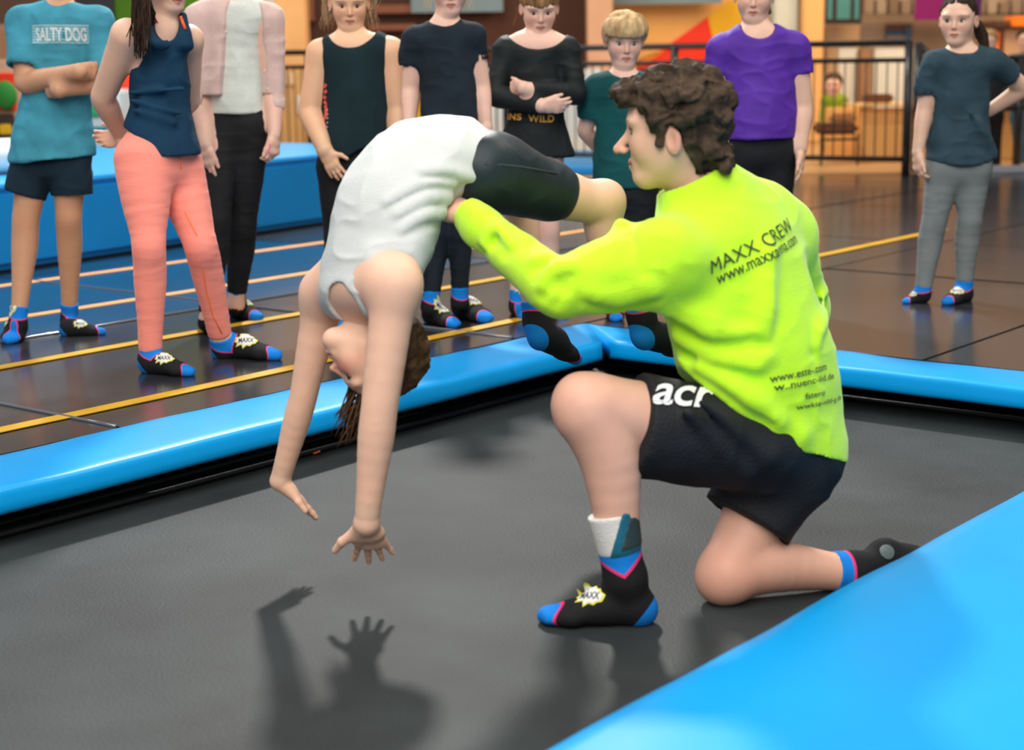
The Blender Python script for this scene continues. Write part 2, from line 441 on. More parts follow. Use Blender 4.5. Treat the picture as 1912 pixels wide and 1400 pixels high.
def leg_chain(hip, kn, an, rt, rk, rc, ra, back, kneeb=.35, end=1., g=0., fb=False):
    c = lerp(kn, an, .30) + np.asarray(back) * rc * kneeb; c0 = lerp(kn, c, .45) + np.asarray(back) * rc * .05
    pts = [hip, lerp(hip, kn, .45), lerp(hip, kn, .82), kn, c0, c, lerp(kn, an, .62) + np.asarray(back) * rc * kneeb * .5, lerp(kn, an, .85), np.asarray(an)]
    rs = [rt, lerp(rt, rk, .40), lerp(rt, rk, .90), rk, lerp(rk, rc, .4), rc, lerp(rc, ra, .66), lerp(rc, ra, .97), ra]
    rs = [float(r) + g for r in rs]
    if end < 1.: pts, rs = cut_chain(pts, rs, end)
    return Ch(pts, rs, k=.010, fb=fb)
def cut_chain(pts, rs, end):
    L = [0.]
    for i in range(1, len(pts)): L.append(L[-1] + np.linalg.norm(np.asarray(pts[i]) - pts[i - 1]))
    T = L[-1] * end; o, r = [pts[0]], [rs[0]]
    for i in range(1, len(pts)):
        if L[i] < T - 1e-4: o.append(pts[i]); r.append(rs[i])
        else:
            t = (T - L[i - 1]) / (L[i] - L[i - 1]); o.append(lerp(pts[i - 1], pts[i], t)); r.append(rs[i - 1] + (rs[i] - rs[i - 1]) * t); break
    return o, r
def leg(*a): return [U(leg_chain(*a), .03)]
def arm_chain(sh, el, wr, r0, r1, r2, rf=None, end=1., g=0., fb=False):
    m = lerp(el, wr, .25); rf = rf or r1 * 1.0
    pts = [np.asarray(sh), lerp(sh, el, .45), lerp(sh, el, .85), np.asarray(el), m, lerp(el, wr, .65), np.asarray(wr)]
    rs = [r0, lerp(r0, r1, .45), lerp(r0, r1, .95), r1 * .97, rf, lerp(rf, r2, .62), r2]; rs = [float(r) + g for r in rs]
    if end < 1.: pts, rs = cut_chain(pts, rs, end)
    return Ch(pts, rs, k=.010, fb=fb)
def arm(*a): return [U(arm_chain(*a), .03)]

def sleeve(sh, mid, end, rs, ra, k=.03):
    d = nrm(np.asarray(end) - mid)
    return [U(Ch([sh, mid, end], rs, None, .01, fb=True), k)], [S(P(np.asarray(end) - d * .018, np.asarray(end) + d * .05, ra + .003, rs[2] - .004), .006)]

class Head:
    def __init__(s, c, fwd, up, Hh, child=True):
        s.c = np.asarray(c, float); s.F = nrm(fwd); up = np.asarray(up, float); s.U = nrm(up - s.F * (up @ s.F)); s.L = np.cross(s.U, s.F); s.h = Hh; s.A = np.array([s.L, s.F, s.U]); s.child = child; s.ev = -.008 if child else .015; s.ear = -.05 if child else -.10
    def w(s, l, f, u): return s.c + s.h * (s.L * l + s.F * f + s.U * u)
    def e(s, l, f, u, r): return E(s.w(l, f, u), np.array(r) * s.h, s.A)
    def p(s, a, b, ra, rb, side=None):
        q = lambda r: tuple(x * s.h for x in r) if hasattr(r, '__len__') else r * s.h
        return P(s.w(*a), s.w(*b), q(ra), q(rb), side)
    def loc(s, V): return ((V - s.c) @ s.A.T) / s.h
    def items(s):
        h = s.h; K = lambda v: v * h; ch = s.child
        it = [U(s.e(0, -.065, .135, (.355, .425, .365)), K(.1)), U(s.e(0, .09, -.10, (.285, .29, .37)), K(.14)),
              U(s.e(0, .27, -.40, (.12, .105, .09)), K(.12))]
        for sg in (-1, 1):
            it += [U(s.p((sg * .215, .00, -.22), (sg * .06, .25, -.41), .075, .075), K(.12)), U(s.e(sg * .155, .215, -.13, (.12, .12, .14)), K(.12)),
                   U(s.e(sg * .13, .30, .105, (.13, .07, .05)), K(.08))]
        it += [S(s.e(sg * .138, .425, s.ev, (.10, .080, .055)), K(.06)) for sg in (-1, 1)]
        nl, nr, nw = (.432, .035, .028) if ch else (.50, .043, .036)
        it += [U(s.p((0, .345, .03), (0, nl, -.135), nr * .72, nr), K(.045)), U(s.e(nr + .003, nl - .06, -.15, (nw, .042, nw * .9)), K(.03)), U(s.e(-nr - .003, nl - .06, -.15, (nw, .042, nw * .9)), K(.03)),
               U(s.e(0, .325, -.275, (.125, .06, .08)), K(.06))]
        it += [U(s.p((-.085, .345, -.268), (0, .388, -.258), .016, .024), K(.02)), U(s.p((.085, .345, -.268), (0, .388, -.258), .016, .024), K(.02)),
               U(s.p((-.06, .350, -.308), (0, .378, -.312), .020, .030), K(.02)), U(s.p((.06, .350, -.308), (0, .378, -.312), .020, .030), K(.02)),
               S(s.p((-.095, .385, -.284), (.095, .385, -.284), .010, .010), K(.012))]
        for sg in (-1, 1):
            A = np.array([nrm(s.L * sg + s.F * .35), nrm(s.F - s.L * sg * .35), s.U])
            it += [U(E(s.w(sg * .365, -.045, s.ear), np.array([.030, .080, .125]) * h, A), K(.02)), S(E(s.w(sg * .388, -.025, s.ear + .015), np.array([.022, .042, .070]) * h, A), K(.02))]
        return it
    def mask(s, V, brows=True, blush=.5):
        q = s.loc(V); l, f, u = np.abs(q[:, 0]), q[:, 1], q[:, 2]
        b = blush * np.exp(-(((l - .17) / .11) ** 2 + ((u + .13) / .10) ** 2)) * (f > .1)
        b += .45 * np.exp(-(((l) / .06) ** 2 + ((u + .14) / .06) ** 2)) * (f > .36)
        b += .6 * sstep(l, .345, .38) * (np.abs(u) < .2) * (f < .12)
        lip = (1 - sstep(np.sqrt((l / .105) ** 2 + ((u + .286) / .046) ** 2), .75, 1.05)) * (f > .3)
        br = (1 - sstep(np.sqrt(((l - .145) / .095) ** 2 + ((u - s.ev - .098 + .5 * (l - .13) ** 2) / .020) ** 2), .5, 1.25)) * (f > .2) if brows else 0 * l
        dk = (1 - sstep(np.abs(u + .285), .004, .012)) * (l < .095) * (f > .3) * .6
        no = .5 * np.exp(-(((l - .03) / .018) ** 2 + ((u + .178) / .014) ** 2)) * (f > .33)
        ey = .30 * np.exp(-(((l - .135) / .10) ** 2 + ((u - s.ev - .02) / .045) ** 2)) * (f > .2)
        return np.stack([np.clip(b, 0, 1), lip, np.clip(.62 * br + dk + .6 * no + .5 * ey, 0, 1)], 1)  # third channel: brows plus painted shade at lips, nostrils and eyes
    def eyes(s, parent, iris, lash, look=(0, 0), closed=0.):
        for sg in (-1, 1):
            bm = bmesh.new(); c = s.w(sg * .138, .285, s.ev)
            bm_sphere(bm, c, np.array([.080, .062, .045 * (1 - closed)]) * s.h, s.A)
            eb = obj_bm('eye', bm, EYEW, parent, True)
            bm = bmesh.new(); c2 = s.w(sg * .138 + look[0], .335, s.ev + look[1])
            bm_sphere(bm, c2, np.array([.037, .0175, .039 * (1 - closed * .6)]) * s.h, s.A, 14, 8); obj_bm('iris', bm, iris, eb, True)
            bm = bmesh.new()
            pts = [s.w(sg * .138 + x, .288 + .063 * math.sqrt(max(0, 1 - (x / .088) ** 2)), s.ev + (.047 * (1 - closed)) * math.sqrt(max(0, 1 - (x / .082) ** 2))) for x in np.linspace(-.08, .08, 9)]
            bm_tube(bm, pts, [s.h * r for r in (.004, .007, .009, .010, .010, .010, .009, .007, .004)], 6)
            obj_bm('eyelash', bm, lash, eb, True)
EYEW = mat('eye_white', (.62, .58, .55), .25, .5)
IRIS_D = mat('iris_dark', (.018, .012, .009), .15, .5)
IRIS_B = mat('iris_blue', (.05, .07, .09), .15, .5)
LASH = mat('lash_dark', (.05, .028, .018), .6)
LASH_L = mat('lash_brown', (.16, .08, .05), .6)

# ------------------------------------------------------------------ decals: real thin geometry laid on a surface
FLAT = {}
def text_mesh(txt, bold=0., space=1.):
    cu = bpy.data.curves.new('t', 'FONT'); cu.body = txt; cu.size = 1; cu.offset = bold; cu.space_character = space; cu.resolution_u = 4
    o = bpy.data.objects.new('t', cu); COL.objects.link(o); bpy.context.view_layer.update()
    me = bpy.data.meshes.new_from_object(o.evaluated_get(bpy.context.evaluated_depsgraph_get()))
    bpy.data.objects.remove(o); bpy.data.curves.remove(cu)
    bm = bmesh.new(); bm.from_mesh(me); bpy.data.meshes.remove(me)
    bmesh.ops.triangulate(bm, faces=bm.faces)
    return bm
def poly_mesh(pts, cell=.12):
    bm = bmesh.new(); vs = [bm.verts.new((x, y, 0)) for x, y in pts]
    f = bm.faces.new(vs); bmesh.ops.triangulate(bm, faces=[f]); return bm
def bvh_of(V, Q): return BVHTree.FromPolygons([tuple(v) for v in V], [tuple(int(i) for i in q) for q in Q])
def lay(name, bm, bvh, p1, p2, nrm_dir, m, parent, height=None, off=.0018, refine=.02, center=False):
    """spread a flat mesh (its own x/y) between points p1,p2 of the baseline and press it onto the surface along -nrm_dir"""
    p1, p2 = np.asarray(p1, float), np.asarray(p2, float)
    xs = [v.co.x for v in bm.verts]; ys = [v.co.y for v in bm.verts]; x0, x1 = min(xs), max(xs); y0 = 0
    X = p2 - p1; L = np.linalg.norm(X); X = X / L; N = nrm(np.asarray(nrm_dir) - X * (np.asarray(nrm_dir) @ X)); Yv = np.cross(N, X)
    k = L / (x1 - x0); ky = k if height is None else height / (max(ys) - min(min(ys), 0))
    if center: y0 = (min(ys) + max(ys)) / 2
    for _ in range(3):
        es = [e for e in bm.edges if (e.calc_length() * k) > refine]
        if not es: break
        bmesh.ops.subdivide_edges(bm, edges=es, cuts=1); bmesh.ops.triangulate(bm, faces=[f for f in bm.faces if len(f.verts) > 3])
    for v in bm.verts:
        q = p1 + X * (v.co.x - x0) * k + Yv * (v.co.y - y0) * ky
        hit = bvh.ray_cast(Vector(q + N * .12), Vector(-N), .4)
        v.co = (hit[0] + hit[1] * off) if hit[0] is not None else Vector(q)
    bmesh.ops.recalc_face_normals(bm, faces=bm.faces)
    return obj_bm(name, bm, m, parent)
def pick(bvh, x, y):
    h = bvh.ray_cast(Vector(CAM), Vector(nrm(ray(x, y))), 40); return (np.array(h[0]), np.array(h[1])) if h[0] is not None else (None, None)
STAR_PTS = []
for i in range(20):
    a = math.pi * 2 * i / 20 + .1; rr = (1.0 if i % 2 == 0 else .72) * (1 + .12 * math.sin(i * 2.3)); STAR_PTS.append((rr * math.cos(a) * 1.25, rr * math.sin(a) * .85))
EMB_W = mat('emblem_white', (.75, .76, .72), .8); EMB_Y = mat('emblem_yellow', (.72, .70, .05), .8); EMB_K = mat('emblem_black', (.02, .02, .025), .8)
def emblem(bvh, sock, c, xdir, n, w_):
    xdir = nrm(np.asarray(xdir)); c = np.asarray(c)
    y = lay('emblem_border', poly_mesh([(a * 1.17, b * 1.2) for a, b in STAR_PTS]), bvh, c - xdir * w_ * .58, c + xdir * w_ * .58, n, EMB_Y, sock, off=.0016, refine=.012, center=True)
    lay('emblem', poly_mesh(STAR_PTS), bvh, c - xdir * w_ * .5, c + xdir * w_ * .5, n, EMB_W, sock, off=.0026, refine=.012, center=True)
    lay('emblem_lettering', text_mesh('MAXX', .015), bvh, c - xdir * w_ * .36, c + xdir * w_ * .36, n, EMB_K, sock, height=w_ * .26, off=.0036, refine=.012, center=True)

def make_sock(parent, ank, heel, toe, r_an, kn, cuff=.06, up=(0, 0, 1.), emb=True, h=.0042, zig=0., emb_n=None, flip=1, flat=True, emb_t=.47, lw=1., emb_w=.26, heelp=True):
    it, fr = foot(ank, heel, toe, r_an, up); sd = nrm(np.asarray(kn) - ank)
    it = [(o, k, p.grow(.002)) for o, k, p in it]
    top = np.asarray(ank) + sd * cuff
    it.append(U(P(ank, top, r_an + .002, r_an + .0045, fb=True), .02))
    cut = plane_cut(fr['heel'], -fr['up']) if flat else None
    V, Q = carve(it, h, cut)
    q = V - fr['heel']; tf = (q @ fr['f']) / fr['L']; uu = q @ fr['up']; ss = q @ fr['sd']
    a = (tf - .79 - .10 * (ss / (.17 * fr['L'])) ** 2) * fr['L']
    hc = fr['heel'] + fr['f'] * .02 * fr['L'] + fr['up'] * .03 * fr['L']
    c = .205 * fr['L'] - np.linalg.norm((V - hc) * 1., axis=1)
    if not heelp: c = c * 0 - 1
    al = (V - ank) @ sd; pr = (V - ank) - al[:, None] * sd
    ph = (pr @ fr['f']) / (np.linalg.norm(pr, axis=1) + 1e-6)
    b = al - cuff * .42 + (zig * (1 - 2 * np.abs(ph)) if zig else .012 * ph)
    b = np.minimum(np.where(al > -.02, b, -.02), 1.5 * r_an + .004 - np.linalg.norm(pr, axis=1))
    o = obj_np('sock', V, Q, SOCK, parent, np.stack([a * lw, b * lw, c], 1))
    if emb:
        n = nrm(emb_n) if emb_n is not None else nrm(fr['up'] * 1. + np.array([0, -.75, 0]) + fr['f'] * .3)
        bv = bvh_of(V, Q); cc = fr['H'](emb_t, .2) + n * .0
        x = nrm(np.cross(fr['up'], n)); x = x if x @ RT > 0 else -x
        hit = bv.ray_cast(Vector(cc + n * .15), Vector(-n), .4)
        if hit[0] is not None: emblem(bv, o, np.array(hit[0]), x, n, fr['L'] * emb_w)
    return o
# ------------------------------------------------------------------ setting
VINYL = mat('black_vinyl', (.026, .029, .034), .19, .85, .30, 1.7, .30, 1.3)
VINYL_REFL = mat('vinyl_blue_reflection', (.008, .055, .12), .19, .75, .30, 1.7, .25, 1.3)  # the crash mat's blue reflection is put into this panel colour
SUB = mat('dark_subfloor', (.012, .012, .014), .8)
TAPE = mat('yellow_tape', (.62, .34, .010), .45, .4, .05, 40, .12, 8)
TAPE_O = mat('orange_tape', (.95, .42, .13), .45, .4, .05, 40, .10, 8)
PADM = mat('blue_pad_vinyl', (.001, .31, .73), .36, .22, .22, 2.6, .06, 2.2)
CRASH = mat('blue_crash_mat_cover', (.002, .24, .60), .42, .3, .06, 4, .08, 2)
CRASH_T = mat('crash_mat_edge_and_sheen', (.02, .36, .74), .3, .5)  # cyan edging; the top's pale reflection is put into the colour too
BLACK = mat('black_steel', (.012, .013, .014), .3, .5)
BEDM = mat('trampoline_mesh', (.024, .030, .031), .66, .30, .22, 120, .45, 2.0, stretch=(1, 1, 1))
WEB = mat('black_webbing', (.010, .010, .012), .55, .4, .2, 200)

fl = box('floor', (-3, -4, -.42), (30, 16, -.40), SUB, X=E1, Y=E2)
tag(fl, 'black glossy gymnastics floor of vinyl mat panels with yellow lines', kind='structure')
def panel(u0, u1, v0, v1, m, z1=0., th=.05):
    g = .0022
    o = box('mat_panel', (u0 + g, v0 + g, z1 - th), (u1 - g, v1 - g, z1), m, fl, bevel=.007, X=E1, Y=E2)
    return o
UA = [.9, 2.97, 4.82, 6.67, 8.55, 10.4, 12.3, 14.2]; VA = [3.84, 5.42, 7.0, 8.6, 10.2]
for i in range(len(UA) - 1):
    for j in range(len(VA) - 1):
        c = uvz((UA[i] + UA[i + 1]) / 2, (VA[j] + VA[j + 1]) / 2, 0)
        if c[1] < 14.3: panel(UA[i], UA[i + 1], VA[j], VA[j + 1], VINYL_REFL if (j > 0 and UA[i] < 4.9) else VINYL, z1=.0012 * ((i * 3 + j * 5) % 3))
UB = [5.25, 7.25, 8.55, 10.4, 12.3, 14.2, 16.1]; VB = [3.838, 2.40, .90, -.6, -2.1, -3.6]
for i in range(len(UB) - 1):
    for j in range(len(VB) - 1):
        c = uvz((UB[i] + UB[i + 1]) / 2, (VB[j] + VB[j + 1]) / 2, 0)
        if c[1] < 14.6: panel(UB[i], UB[i + 1], VB[j + 1], VB[j], VINYL, z1=.0012 * ((i * 5 + j * 3) % 3))
GLINT = mat('glossy_glint_tube', (.10, .11, .13), .10, .9)  # glossy tubes added along seams to catch a thin bright line
for q in ((2.97, 8.55, 5.42, 0), (3.84, 7.0, 4.82, 1), (3.84, 5.42, 2.97, 1), (3.84, 5.42, 6.67, 1)):
    tube('seam_glint_tube', [uvz(*((t, q[2]) if not q[3] else (q[2], t)), .002) for t in np.linspace(q[0] + .02, q[1] - .02, 12)], .0065, GLINT, fl, 8)
def tape(u0, u1, v, m, wd=.03):
    n = 24; pts = [(u0 + (u1 - u0) * k / n, v + .012 * (vnoise(np.array([[k * .3, v, 0]]), 3)[0] - .5)) for k in range(n + 1)]
    bm = bmesh.new(); rows = []
    for u, vv in pts:
        rows.append([bm.verts.new(Vector(uvz(u, vv + a, z))) for a, z in ((-wd, .0028), (-wd, .0052), (wd, .0052), (wd, .0028))])
    for a, b in zip(rows[:-1], rows[1:]):
        for k in range(3): bm.faces.new((a[k], b[k], b[k + 1], a[k + 1]))
    bmesh.ops.recalc_face_normals(bm, faces=bm.faces)
    obj_bm('floor_line', bm, m, fl)
tape(.95, 9.2, 4.10, TAPE); tape(.95, 8.4, 4.96, TAPE); tape(.95, 9.5, 5.89, TAPE_O); tape(.95, 9.0, 6.80, TAPE_O)

# trampoline: bed, webbing, frame
tr = thing('trampoline', uvz(2.8, 2.5, -.15), 'dark grey trampoline bed sunk between the blue pads', 'trampoline')
ZB = -.15
def grid_sheet(name, u0, u1, v0, v1, z, nu, nv, m, parent, amp, sc=2.2, seed=1):
    uu, vv = np.meshgrid(np.linspace(u0, u1, nu), np.linspace(v0, v1, nv), indexing='ij')
    V = uu.ravel()[:, None] * E1 + vv.ravel()[:, None] * E2; zz = (vnoise(V * sc + 9, seed) - .5) * 2 * amp
    V[:, 2] = z + zz; i = np.arange(nu * nv).reshape(nu, nv)
    Q = np.stack([i[:-1, :-1], i[1:, :-1], i[1:, 1:], i[:-1, 1:]], -1).reshape(-1, 4)
    return obj_np(name, V, Q, m, parent)
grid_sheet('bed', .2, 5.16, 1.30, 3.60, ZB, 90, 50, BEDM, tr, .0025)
for a, b, c, d in ((.2, 5.30, 3.60, 3.68), (5.16, 5.24, 1.30, 3.60)):
    box('webbing', (a, c, ZB - .008), (b, d, ZB + .010), WEB, tr, bevel=.004, X=E1, Y=E2)
tube('webbing_cord', [uvz(.2, 3.585, ZB + .012), uvz(2.2, 3.592, ZB + .014), uvz(5.15, 3.58, ZB + .012)], .010, WEB, tr, 6)
tube('webbing_cord', [uvz(5.14, 3.58, ZB + .012), uvz(5.15, 1.35, ZB + .012)], .010, WEB, tr, 6)
tube('frame_tube', [uvz(.2, 3.78, ZB - .02), uvz(5.20, 3.78, ZB - .02)], .022, BLACK, tr, 10)
tube('frame_tube', [uvz(5.215, 3.78, ZB - .02), uvz(5.215, 1.2, ZB - .02)], .022, BLACK, tr, 10)

# pads: padded strips with a flat top, a soft ridge and a short face towards the bed
def pad(name, label, A, Bp, inn, prof, mitre=(0, 0), n=60, amp=.004, seed=5):
    """A,Bp outer corner points (u,v); inn unit uv direction towards the bed; prof list of (offset, z)"""
    A, Bp, inn = map(np.array, (A, Bp, inn)); t = Bp - A; Lt = np.linalg.norm(t); td = t / Lt
    V = []; m = len(prof)
    for k in range(n + 1):
        for o, z in prof:
            s0, s1 = mitre[0] * o, Lt - mitre[1] * o
            uv = A + td * (s0 + (s1 - s0) * k / n) + inn * o
            V.append(uvz(uv[0], uv[1], z))
    V = np.array(V); V[:, 2] += (vnoise(V * np.array([5, 5, 1.]), seed) - .5) * 2 * amp * np.tile(np.array([1 if z > -.05 else .3 for o, z in prof]), n + 1)
    Q = []
    for k in range(n):
        for j in range(m):
            a, b = k * m + j, k * m + (j + 1) % m; Q.append((a, b, b + m, a + m))
    Q = np.array(Q)
    bmx = bmesh.new(); vs = [bmx.verts.new(v) for v in V]
    for q in Q: bmx.faces.new([vs[i] for i in q])
    bmx.faces.new([vs[j] for j in range(m)]); bmx.faces.new([vs[n * m + j] for j in range(m)][::-1])
    bmesh.ops.recalc_face_normals(bmx, faces=bmx.faces)
    o = obj_bm(name, bmx, PADM, None, True)
    tag(o, label, 'pad'); return o
PROF = [(.0, -.04), (.0, -.006), (.004, .001), (.012, .004), (.06, .008), (.14, .010), (.22, .010), (.285, .008), (.310, .006), (.322, .002), (.328, -.005), (.331, -.014), (.334, -.034), (.335, -.050), (.330, -.060), (.318, -.064), (.2, -.066), (.05, -.06)]
pad('trampoline_pad', 'long blue pad on the left and rear side of the trampoline', (.3, 3.835), (5.238, 3.835), (0, -1), PROF, (0, 1), 90)
pad('trampoline_pad', 'short blue pad on the right end of the trampoline behind the coach', (5.245, 3.835), (5.245, 1.48), (-1, 0), [(o * .86, z) for o, z in PROF], (1.16, 0), 50, seed=8)
PN = [(.0, -.05), (.0, -.01), (.015, .003), (.06, .012), (.2, .02), (.45, .026), (.62, .028), (.66, .027), (.9, .022), (1.12, .014), (1.17, .004), (1.18, -.05)]
pad('trampoline_pad', 'wide bright blue pad filling the lower right corner', (.2, 1.476), (5.245, 1.476), (0, -1), PN, (0, 0), 90, seed=11)
bm = bmesh.new()
chip = mat('orange_chip', (.9, .13, .03), .5)
c = at_z(589, 846, ZB + .006)
bmesh.ops.create_circle(bm, cap_ends=True, segments=10, radius=1)
for v in bm.verts: v.co = Vector(c + RT * v.co.x * .016 + np.array([0, 1, 0]) * v.co.y * .010 + np.array([0, 0, .004 if v.co.x > 0 else 0]))
r = bmesh.ops.extrude_face_region(bm, geom=list(bm.faces)); 
for g in r['geom']:
    if isinstance(g, bmesh.types.BMVert): g.co.z += .004
bmesh.ops.recalc_face_normals(bm, faces=bm.faces)
tag(obj_bm('scrap', bm, chip), 'small orange scrap lying at the edge of the trampoline bed', 'scrap')

# blue crash mat along the left
cd = nrm(np.array([.521, .853, 0])); cn = np.array([-cd[1], cd[0], 0]); c0 = np.array([-2.556, 8.277, 0])
cm = thing('crash_mat', c0, 'thick blue crash mat standing along the left behind the children', 'mat')
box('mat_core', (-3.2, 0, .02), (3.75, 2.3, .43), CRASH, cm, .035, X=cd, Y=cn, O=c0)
box('mat_sheen_top', (-3.2, .01, .418), (3.75, 2.29, .447), CRASH_T, cm, .012, X=cd, Y=cn, O=c0)  # edging strip whose paler top has reflected light in its colour
box('mat_shadow_gap', (-3.18, .05, 0), (3.7, 2.25, .03), WEB, cm, X=cd, Y=cn, O=c0)  # black strip standing for the shadow gap under the mat
tb = tube('inflatable_tube', [c0 + cd * s + cn * .62 + np.array([0, 0, .546 + .004 * math.sin(s * 5)]) for s in np.linspace(-1.4, 1.15, 14)], [.06] + [.095] * 12 + [.06], mat('white_pvc', (.75, .76, .74), .35), None, 16)
tag(tb, 'white inflatable tube lying on top of the blue crash mat', 'tube')

# ---- back hall
HALLFLOOR = mat('tan_hall_floor', (.50, .28, .12), .35, .5, .05, 5, .15, 1.5)
hf = box('floor', (-14, 14.25, -.02), (24, 22.4, .012), HALLFLOOR)
tag(hf, 'tan floor of the hall behind the black railing', kind='structure')
tag(box('wall_back', (-14, 22.0, 0), (24, 22.2, 6), mat('beige_wall', (.50, .36, .25), .8, .2, 0, 1, .10, .8)), 'beige rear wall of the hall', kind='structure')
def rect(name, x0, y0, x1, y1, Y, th, m, parent=None, bevel=.0, floor=False, gap=0.):
    a, b = at_y(x0, y1, Y), at_y(x1, y0, Y)
    z0 = 0.012 if floor else a[2]
    return box(name, (a[0] + gap, Y, z0), (b[0] - gap, Y + th, b[2]), m, parent, bevel)
M = lambda n, c, r=.7, **k: mat(n, c, r, .3, 0, 1, .08, 2, **k)
DKB = M('dark_brown', (.060, .022, .012)); TAN = M('tan_paint', (.66, .38, .15)); TANP = M('pale_tan', (.60, .36, .24)); GREYB = M('grey_blue', (.16, .23, .27))
WHITE = M('white_board', (.72, .76, .74), .5); REDM = M('red_paint', (.85, .035, .01), .5); YEL = M('yellow_paint', (.78, .45, .01), .5)
ORW = M('orange_wall_paint', (.85, .47, .15)); GREEN = M('green_paint', (.10, .26, .01)); TEALW = mat('teal_glass', (.08, .27, .29), .2, .5, 0, 1, .2, 1.5)
PURP = M('purple_print', (.18, .004, .12)); COUNT = M('counter_front', (.86, .47, .15), .45); BRN = M('brown_wood', (.14, .055, .025)); ORG = M('orange_plastic', (.85, .20, .02), .4)

def solo(o, label, cat, group=None): return tag(o, label, cat, group)
part = thing('partition', at_y(830, 250, 20.4), 'dark brown timber partition in the back hall', 'partition')
rect('partition_board', 560, -90, 1104, 330, 20.5, .12, DKB, part, floor=True)
for (x0, y0, x1, y1) in ((700, 8, 768, 26), (690, 44, 776, 58), (880, 98, 905, 122), (560, -20, 585, 40)):
    rect('beam', x0, y0, x1, y1, 20.36, .1, M('red_brown_beam', (.20, .075, .045)), part, .01)
solo(rect('banner', 768, -80, 938, 24, 20.3, .04, GREYB), 'grey blue banner hanging on the dark brown partition', 'banner')
solo(rect('pillar', 1098, -90, 1144, 300, 20.0, .4, TANP, None, .01, True), 'pinkish tan pillar right of the dark brown partition', 'pillar')
ow = thing('painted_wall', at_y(1290, 280, 21.0), 'orange wall painted with a red triangle and a yellow field', 'wall')
rect('wall_board', 1144, -90, 1442, 300, 21.0, .15, ORW, ow, floor=True)
def poly_px(name, pts, Y, th, m, parent):
    bm = bmesh.new(); f = [bm.verts.new(Vector(at_y(x, y, Y))) for x, y in pts]; b = [bm.verts.new(v.co + Vector((0, th, 0))) for v in f]
    bm.faces.new(f); bm.faces.new(b[::-1])
    for i in range(len(f)): bm.faces.new((f[i], b[i], b[(i + 1) % len(f)], f[(i + 1) % len(f)]))
    bmesh.ops.recalc_face_normals(bm, faces=bm.faces)
    return obj_bm(name, bm, m, parent)
poly_px('red_triangle', [(1188, 128), (1322, 31), (1344, 128)], 20.95, .04, REDM, ow)
poly_px('yellow_field', [(1322, 31), (1385, -12), (1440, -12), (1440, 128), (1344, 128)], 20.95, .04, YEL, ow)
poly_px('orange_streak', [(1150, 128), (1250, 92), (1262, 84), (1188, 128)], 20.93, .03, M('orange_paint', (.85, .26, .02)), ow)
solo(rect('banner', 1142, -60, 1348, 9, 20.6, .05, GREYB), 'grey blue banner at the top edge over the orange wall', 'banner')
solo(rect('pillar', 1440, -90, 1493, 300, 19.2, .4, M('grey_column', (.48, .53, .50)), None, .02, True), 'pale grey column beside the girl in the purple shirt', 'pillar')
solo(rect('pillar', 1494, -90, 1541, 300, 19.0, .4, TAN, None, .02, True), 'tan column right of the pale grey column', 'pillar')
solo(rect('pillar', 508, -90, 566, 132, 18.4, .35, M('tan_wall_paint', (.80, .46, .19)), None, .02, True), 'tan pillar between the cardigan girl and the dark partition', 'pillar')
solo(rect('pillar', 474, -90, 507, 132, 18.3, .35, M('off_white', (.60, .56, .48)), None, .02, True), 'off white narrow pillar behind the pink cardigan', 'pillar')
sp = thing('slatted_screen', at_y(530, 268, 17.9), 'tan slatted screen standing under the tan pillar', 'screen')
rect('screen_back', 486, 132, 572, 268, 18.05, .05, M('screen_tan', (.62, .38, .15)), sp, floor=True)
sp_m = M("slat_tan", (.72, .45, .19))
for i in range(9):
    if i: rect("slat", 487 + i * 9.4, 134, 487 + i * 9.4 + 6.0, 268, 17.98, .06, sp_m, sp, .008, True)

for x0, x1 in ((526, 535), (541, 550)): rect('slat_highlight', x0, 136, x1, 158, 17.95, .02, M('highlight_tan', (.85, .62, .35)), sp)  # warm highlights on the screen, put in as paler strips
solo(rect('notice', 556, 178, 572, 212, 17.955, .02, WHITE), 'white notice fixed to the tan slatted screen', 'notice')
fw = thing('white_fence', at_y(1000, 288, 17.5), 'white board fence behind the railing beyond the crossed arms girl', 'fence')
for i in range(16):
    rect('board', 884 + i * 15.0, 127 + (i % 3), 884 + i * 15.0 + 13.4, 287, 17.5, .05, WHITE, fw, .008, True)
rect('fence_rail', 880, 210, 1124, 222, 17.56, .04, WHITE, fw)
solo(rect('padded_post', 738, 150, 790, 300, 17.3, .3, YEL, None, .04, True), 'yellow padded post behind the child in the navy shirt', 'post')
sg = thing('sign', at_y(1300, 150, 17.4), 'white sign with a green stripe above the coach', 'sign')
rect('sign_board', 1258, 122, 1345, 172, 17.4, .04, WHITE, sg); rect('sign_leg', 1298, 170, 1304, 300, 17.41, .03, BLACK, sg, 0, True); rect('green_stripe', 1310, 133, 1340, 146, 17.37, .03, M('sign_green', (.02, .42, .18)), sg)
solo(rect('bench', 1195, 128, 1262, 142, 17.9, .4, DKB, None, .02, True), 'low dark bench behind the railing above the blond boy', 'bench')
solo(box('floor_mat', (-.2, 14.4, .012), (1.25, 17.2, .075), CRASH, None, .02), 'low blue mat on the floor behind the railing', 'mat')
